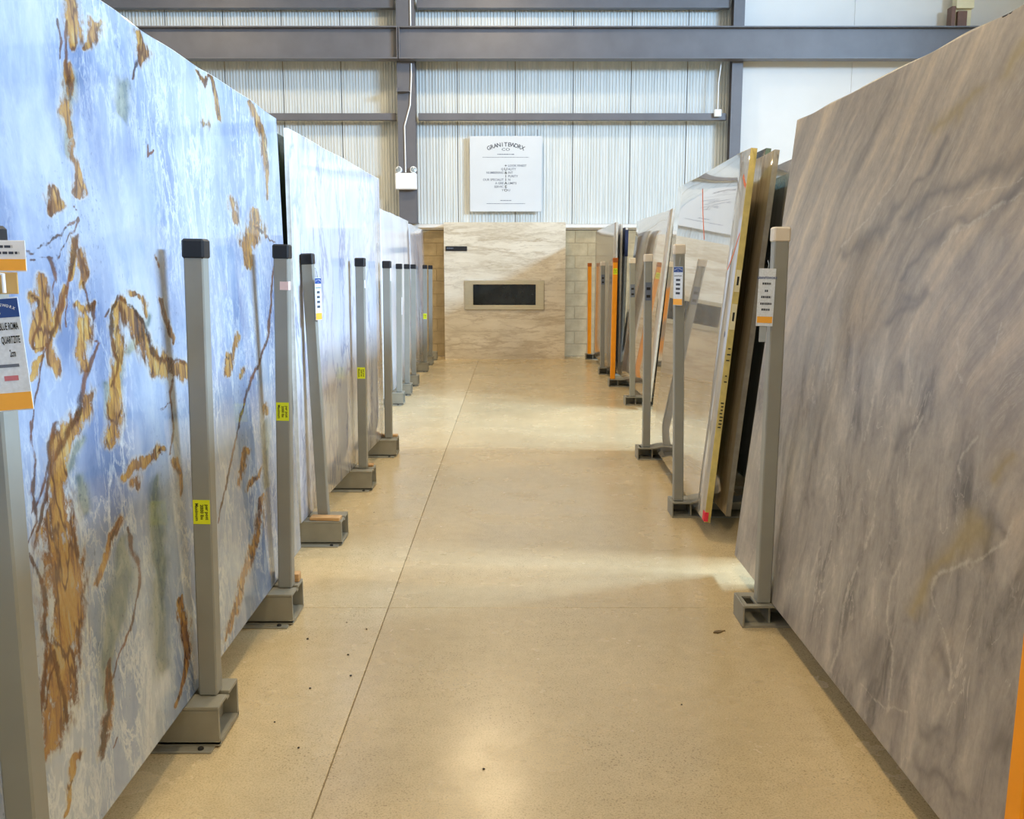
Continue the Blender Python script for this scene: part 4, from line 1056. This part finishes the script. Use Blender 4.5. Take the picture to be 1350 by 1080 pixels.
L7, p7 = upright_left(-1.172, 10.56, -1.125, 'middle one of three close posts', 'middle one of three close grey rack posts beyond the white marble', 0.015, 1.448)
L8, p8 = upright_left(-1.185, 11.40, -1.13, 'last of three close posts', 'last of three close grey rack posts beyond the white marble', 0.012, 1.448)
L9, p9 = upright_left(-1.19, 12.98, -1.15, 'nearer post by the block wall', 'nearer of two grey rack posts by the block wall', 0.012, 1.448, 0.72)
L10, p10 = upright_left(-1.195, 13.90, -1.16, 'farther post by the block wall', 'farther of two grey rack posts by the block wall', 0.012, 1.445)
L11, _ = upright_left(-1.20, 14.66, -1.16, '', 'empty rack base without a post in the corner of the block wall', post=False)
R8, q8 = upright_right(0.952, 1.635, 0.89, 'orange post before the big streaked slab', 'orange rack post before the big streaked slab', 0.03, 1.50, 'orange', 'orange_cap')
R7, q7 = upright_right(0.995, 3.62, 0.915, 'tan grey tagged post', 'tan grey rack post with cream cap and hanging price tag', 0.014, 1.553)
R6, q6 = upright_right(0.948, 5.285, 0.915, 'post before the yellow edged slab', 'grey rack post with cream cap before the yellow edged slab', -0.030, 1.531)
R5, q5 = upright_right(0.995, 6.925, 0.935, 'post at the far end of the yellow edged slab', 'grey rack post with cream cap at the far end of the yellow edged slab', -0.012, 1.502)
R4, q4 = upright_right(1.246, 9.74, 1.175, 'pale grey post before the beige slab', 'pale grey rack post with cream cap before the beige slab', -0.025, 1.506)
R3, q3 = upright_right(1.205, 11.30, 1.165, 'orange post with the yellow sticker', 'orange rack post with a yellow sticker near its top', 0.012, 1.523, 'orange', 'orange_cap', 1.33)
R2, q2 = upright_right(1.205, 12.61, 1.165, 'grey post between the far orange posts', 'grey rack post between the two far orange posts', -0.010, 1.489)
R1, q1 = upright_right(1.20, 14.70, 1.15, 'orange post beside the block wall', 'orange rack post beside the block wall', -0.010, 1.483, 'orange', 'orange_cap')
s_ = MB().box(-0.004, 0.0285, -0.0285, 0.012, 1.19, 1.222).build('paper_sticker', M['pink_paper'], p2); s_['label'] = 'pale pink paper sticker wrapped round the corner'
MB().box(0.0275, 0.0288, -0.02, 0.02, 1.18, 1.30).build('paper_sticker', M['paper'], p5)
MB().box(0.0275, 0.0288, -0.02, 0.014, 1.15, 1.20).build('paper_sticker', M['paper'], p4)
MB().box(0.0275, 0.0288, -0.022, 0.022, 0.80, 0.98).build('paper_sticker', M['paper'], p6)
for q, zz in ((q5, 1.08), (q4, 1.02), (q2, 1.10)):
    s_ = MB().box(-0.022, 0.022, -0.0288, -0.0277, zz, zz + 0.13).build('paper_sticker', M['ink_grey'], q)
    MB().box(-0.014, 0.014, -0.0294, -0.0288, zz + 0.02, zz + 0.04).box(-0.014, 0.014, -0.0294, -0.0288, zz + 0.075, zz + 0.095).build('print_block', M['ink'], s_)['kind'] = 'stuff'

# ---------------------------------------------------------------- timber packers on the bases
def packer(x0, x1, y0, y1, z0, h, rz, label):
    o = MB().box(-(x1 - x0) / 2, (x1 - x0) / 2, -(y1 - y0) / 2, (y1 - y0) / 2, 0, h, 0.003).build('wood_block', M['wood'])
    o.location = ((x0 + x1) / 2, (y0 + y1) / 2, z0); o.rotation_euler = (0, 0, rz)
    tag(o, label, 'wood block', 'timber packers on the rack bases')
packer(-0.945, -0.873, 3.735, 3.785, 0.1285, 0.034, 0.05, 'thick pine block on the base at the end of the blue slab')
packer(-1.03, -0.875, 4.69, 4.75, 0.1285, 0.018, -0.08, 'flat pine board at the foot of the slanting post')
packer(-0.97, -0.90, 6.02, 6.075, 0.1285, 0.015, 0.04, 'thin pine block at mid length of the white marble')
packer(-0.99, -0.875, 7.125, 7.18, 0.1285, 0.016, 0.0, 'thin pine strip at the far end of the white marble')

# ---------------------------------------------------------------- price tags
def price_tag(loc, rz, w, h, label, head, lines, foot_h=0.05, tilt=0.0, hook=0.06, sx=0.8, tx=0.0):
    t = thing('price_tag', label, 'price tag', loc, rz)
    t.rotation_euler = (0, tilt, rz)
    cd = MB().box(-w / 2, w / 2, -0.0015, 0.0, 0, h, 0.0006).build('card', M['speckled_paper'], t)
    if head:
        MB().box(-w / 2 + 0.001, w / 2 - 0.001, -0.0022, -0.0015, h - head, h - 0.002).build('header', M['tag_blue'], t)
        its = []
        wd = 'GRANITEWORX'
        rr_ = w * 0.75
        for i, ch_ in enumerate(wd):
            a = (i - 5) * -0.105
            its.append((ch_, w * 0.095, rr_ * math.sin(-a), h - head * 0.48 + rr_ * (math.cos(a) - 1) + 0.004, a, 'CENTER', 0.9))
        its.append(('CO', w * 0.07, 0, h - head * 0.78, 0, 'CENTER', 1.0))
        lettering(its, M['paper'], t, (R(90), 0, 0), (0, -0.0026, 0), 'header_lettering')
    if foot_h:
        MB().box(-w / 2 + 0.001, w / 2 - 0.001, -0.0022, -0.0015, 0.002, foot_h).build('footer', M['tag_orange'], t)
    byc = {}
    for (txt, size, z, m_) in lines: byc.setdefault(m_, []).append((txt, size, tx, z, 0, 'CENTER', sx))
    for m_, its in byc.items():
        lettering(its, M[m_], t, (R(90), 0, 0), (0, -0.0024, 0), 'lettering')
    if hook: MB().tube([(0, 0.0, h - 0.006), (0.004, 0.004, h + hook * 0.5), (0, 0.012, h + hook)], 0.0016, 6).build('hook', M['lens'], t)
    return t
price_tag((-0.821, 1.545, 1.168), 0.10, 0.066, 0.185, 'large price tag with blue header and orange foot on the near post', 0.032,
          [('BLUE ROMA', 0.0165, 0.138, 'ink'), ('QUARTZITE', 0.0165, 0.116, 'ink'), ('2cm', 0.0165, 0.094, 'ink')], 0.030, R(-4), 0.03, 0.33, 0.013)
t0 = C.objects[-1].parent or C.objects[-1]
MB().box(-0.012, 0.020, -0.0021, -0.0014, 0.072, 0.077).build('fine_print', M['ink_grey'], t0)
MB().box(-0.006, 0.016, -0.0021, -0.0014, 0.050, 0.058).build('red_print', M['ink_red'], t0)
tg = thing('price_tag', 'small white and orange card clipped below the black cap', 'price tag', (-0.842, 1.55, 1.395), 0.12)
MB().box(-0.055, 0.055, -0.0015, 0.0, 0.0, 0.05, 0.0006).build('card', M['paper'], tg)
MB().box(-0.054, 0.054, -0.0022, -0.0015, 0.002, 0.020).build('footer', M['tag_orange'], tg)
MB().box(-0.052, 0.040, -0.003, 0.0, -0.036, -0.001, 0.001).build('clip_plate', M['tag_tan'], tg)
MB().tube([(0.005, -0.004, -0.004), (0.022, -0.012, -0.004), (0.022, -0.012, -0.034)], 0.003, 6).build('hook', M['device'], tg)
ln = MB(); rr = random.Random(5)
for z, a, b in ((0.038, -0.03, 0.035), (0.028, -0.045, 0.045)):
    x = a
    while x < b:
        w_ = rr.uniform(0.004, 0.010); ln.box(x, min(b, x + w_), -0.0021, -0.0014, z, z + 0.004); x += w_ + 0.002
ln.build('fine_print', M['ink_slate'], tg)['kind'] = 'stuff'
price_tag((0.951, 3.585, 1.185), -0.10, 0.062, 0.215, 'price tag with orange foot hanging on the tan grey post', 0.0,
          [('GRANITEWORX', 0.0125, 0.180, 'tag_blue')], 0.0, R(1.5), 0.03)
tr = bpy.context.scene.objects
tg = [o for o in C.objects if o.get('category') == 'price tag'][-1]
MB().box(-0.028, 0.028, -0.0022, -0.0015, 0.012, 0.036).build('footer', M['tag_orange'], tg)
ln = MB(); rr = random.Random(6)
for z, a, b in ((0.155, -0.016, 0.016), (0.128, -0.006, 0.006), (0.105, -0.018, 0.018), (0.080, -0.020, 0.022), (0.058, -0.014, 0.016)):
    x = a
    while x < b:
        w_ = rr.uniform(0.003, 0.007); ln.box(x, min(b, x + w_), -0.0021, -0.0014, z, z + 0.008); x += w_ + 0.0015
ln.build('print_block', M['ink_slate'], tg)['kind'] = 'stuff'
MB().box(-0.016, 0.010, 0.002, 0.004, -0.06, 0.0).build('sleeve', M['lens'], tg)
for (loc, rz, label) in (((-0.968, 4.765, 1.145), R(76), 'price tag seen edge-on at the slanting post'), ((0.910, 5.235, 1.20), R(-55), 'price tag in a clear sleeve at the post before the yellow edged slab')):
    tgx = price_tag(loc, rz, 0.07, 0.21, label, 0.03, [('GRANITEWORX', 0.010, 0.16, 'ink_slate')], 0.035, 0.0, 0.05)
    ln = MB()
    for k in range(4): ln.box(-0.016, 0.016, -0.0021, -0.0014, 0.06 + 0.024 * k, 0.072 + 0.024 * k)
    ln.build('print_block', M['ink_slate'], tgx)['kind'] = 'stuff'

# ---------------------------------------------------------------- ceiling lamps
for i, (lx, ly) in enumerate(LAMPS):
    t = thing('high_bay_lamp', 'round warm high bay lamp hanging from the ceiling', 'ceiling lamp', (lx, ly, LAMP_Z), 0, 'high bay lamps')
    MB().lathe([(0.24, 0.0), (0.25, 0.02), (0.20, 0.12), (0.10, 0.20), (0.09, 0.30)], 24).build('shade', M['dark_steel'], t)
    MB().tube([(0, 0, 0.30), (0, 0, CEIL_Z - LAMP_Z)], 0.008).build('cord', M['ink'], t)
    ld = bpy.data.lights.new('ceiling_lamp_offscreen', 'AREA'); ld.shape = 'DISK'; ld.size = 0.44
    ld.energy = LAMP_W; ld.color = LAMP_COL
    lo = bpy.data.objects.new('ceiling_lamp_%d_offscreen' % (i + 1), ld); C.objects.link(lo); lo.parent = t; lo.location = (0, 0, -0.012)

# ---------------------------------------------------------------- litter on the floor
lf = MB()
lf.prism([(-0.022, -0.004), (-0.006, -0.012), (0.012, -0.008), (0.024, 0.002), (0.008, 0.010), (-0.010, 0.008)], 0.0, 0.004, 'Z')
lf.box(0.02, 0.034, 0.001, 0.004, 0.0, 0.003)
o = lf.build('dry_leaf', M['leaf']); o.location = (0.80, 3.52, 0.0005); o.rotation_euler = (0, 0, 0.3)
tag(o, 'small dry leaf on the floor by the base of the tan grey post', 'leaf')
rr = random.Random(12)
for (x, y) in ((-0.68, 3.02), (-0.60, 3.30), (-0.66, 3.62), (-0.57, 3.55), (-0.78, 3.45), (-0.56, 3.12), (-0.74, 2.78), (-0.63, 2.62), (-0.80, 5.35), (0.55, 2.9), (-0.08, 2.5)):
    r0 = rr.uniform(0.003, 0.006)
    g = MB().lathe([(r0 * 0.6, 0.0), (r0, r0 * 0.4), (r0 * 0.5, r0 * 0.9)], 7).build('grit_crumb', M['grit'])
    g.location = (x, y, 0.0003); g.scale = (1.0, rr.uniform(0.7, 1.5), 1.0)
    tag(g, 'tiny dark crumb of grit on the concrete floor', 'crumb', 'crumbs of grit on the floor')
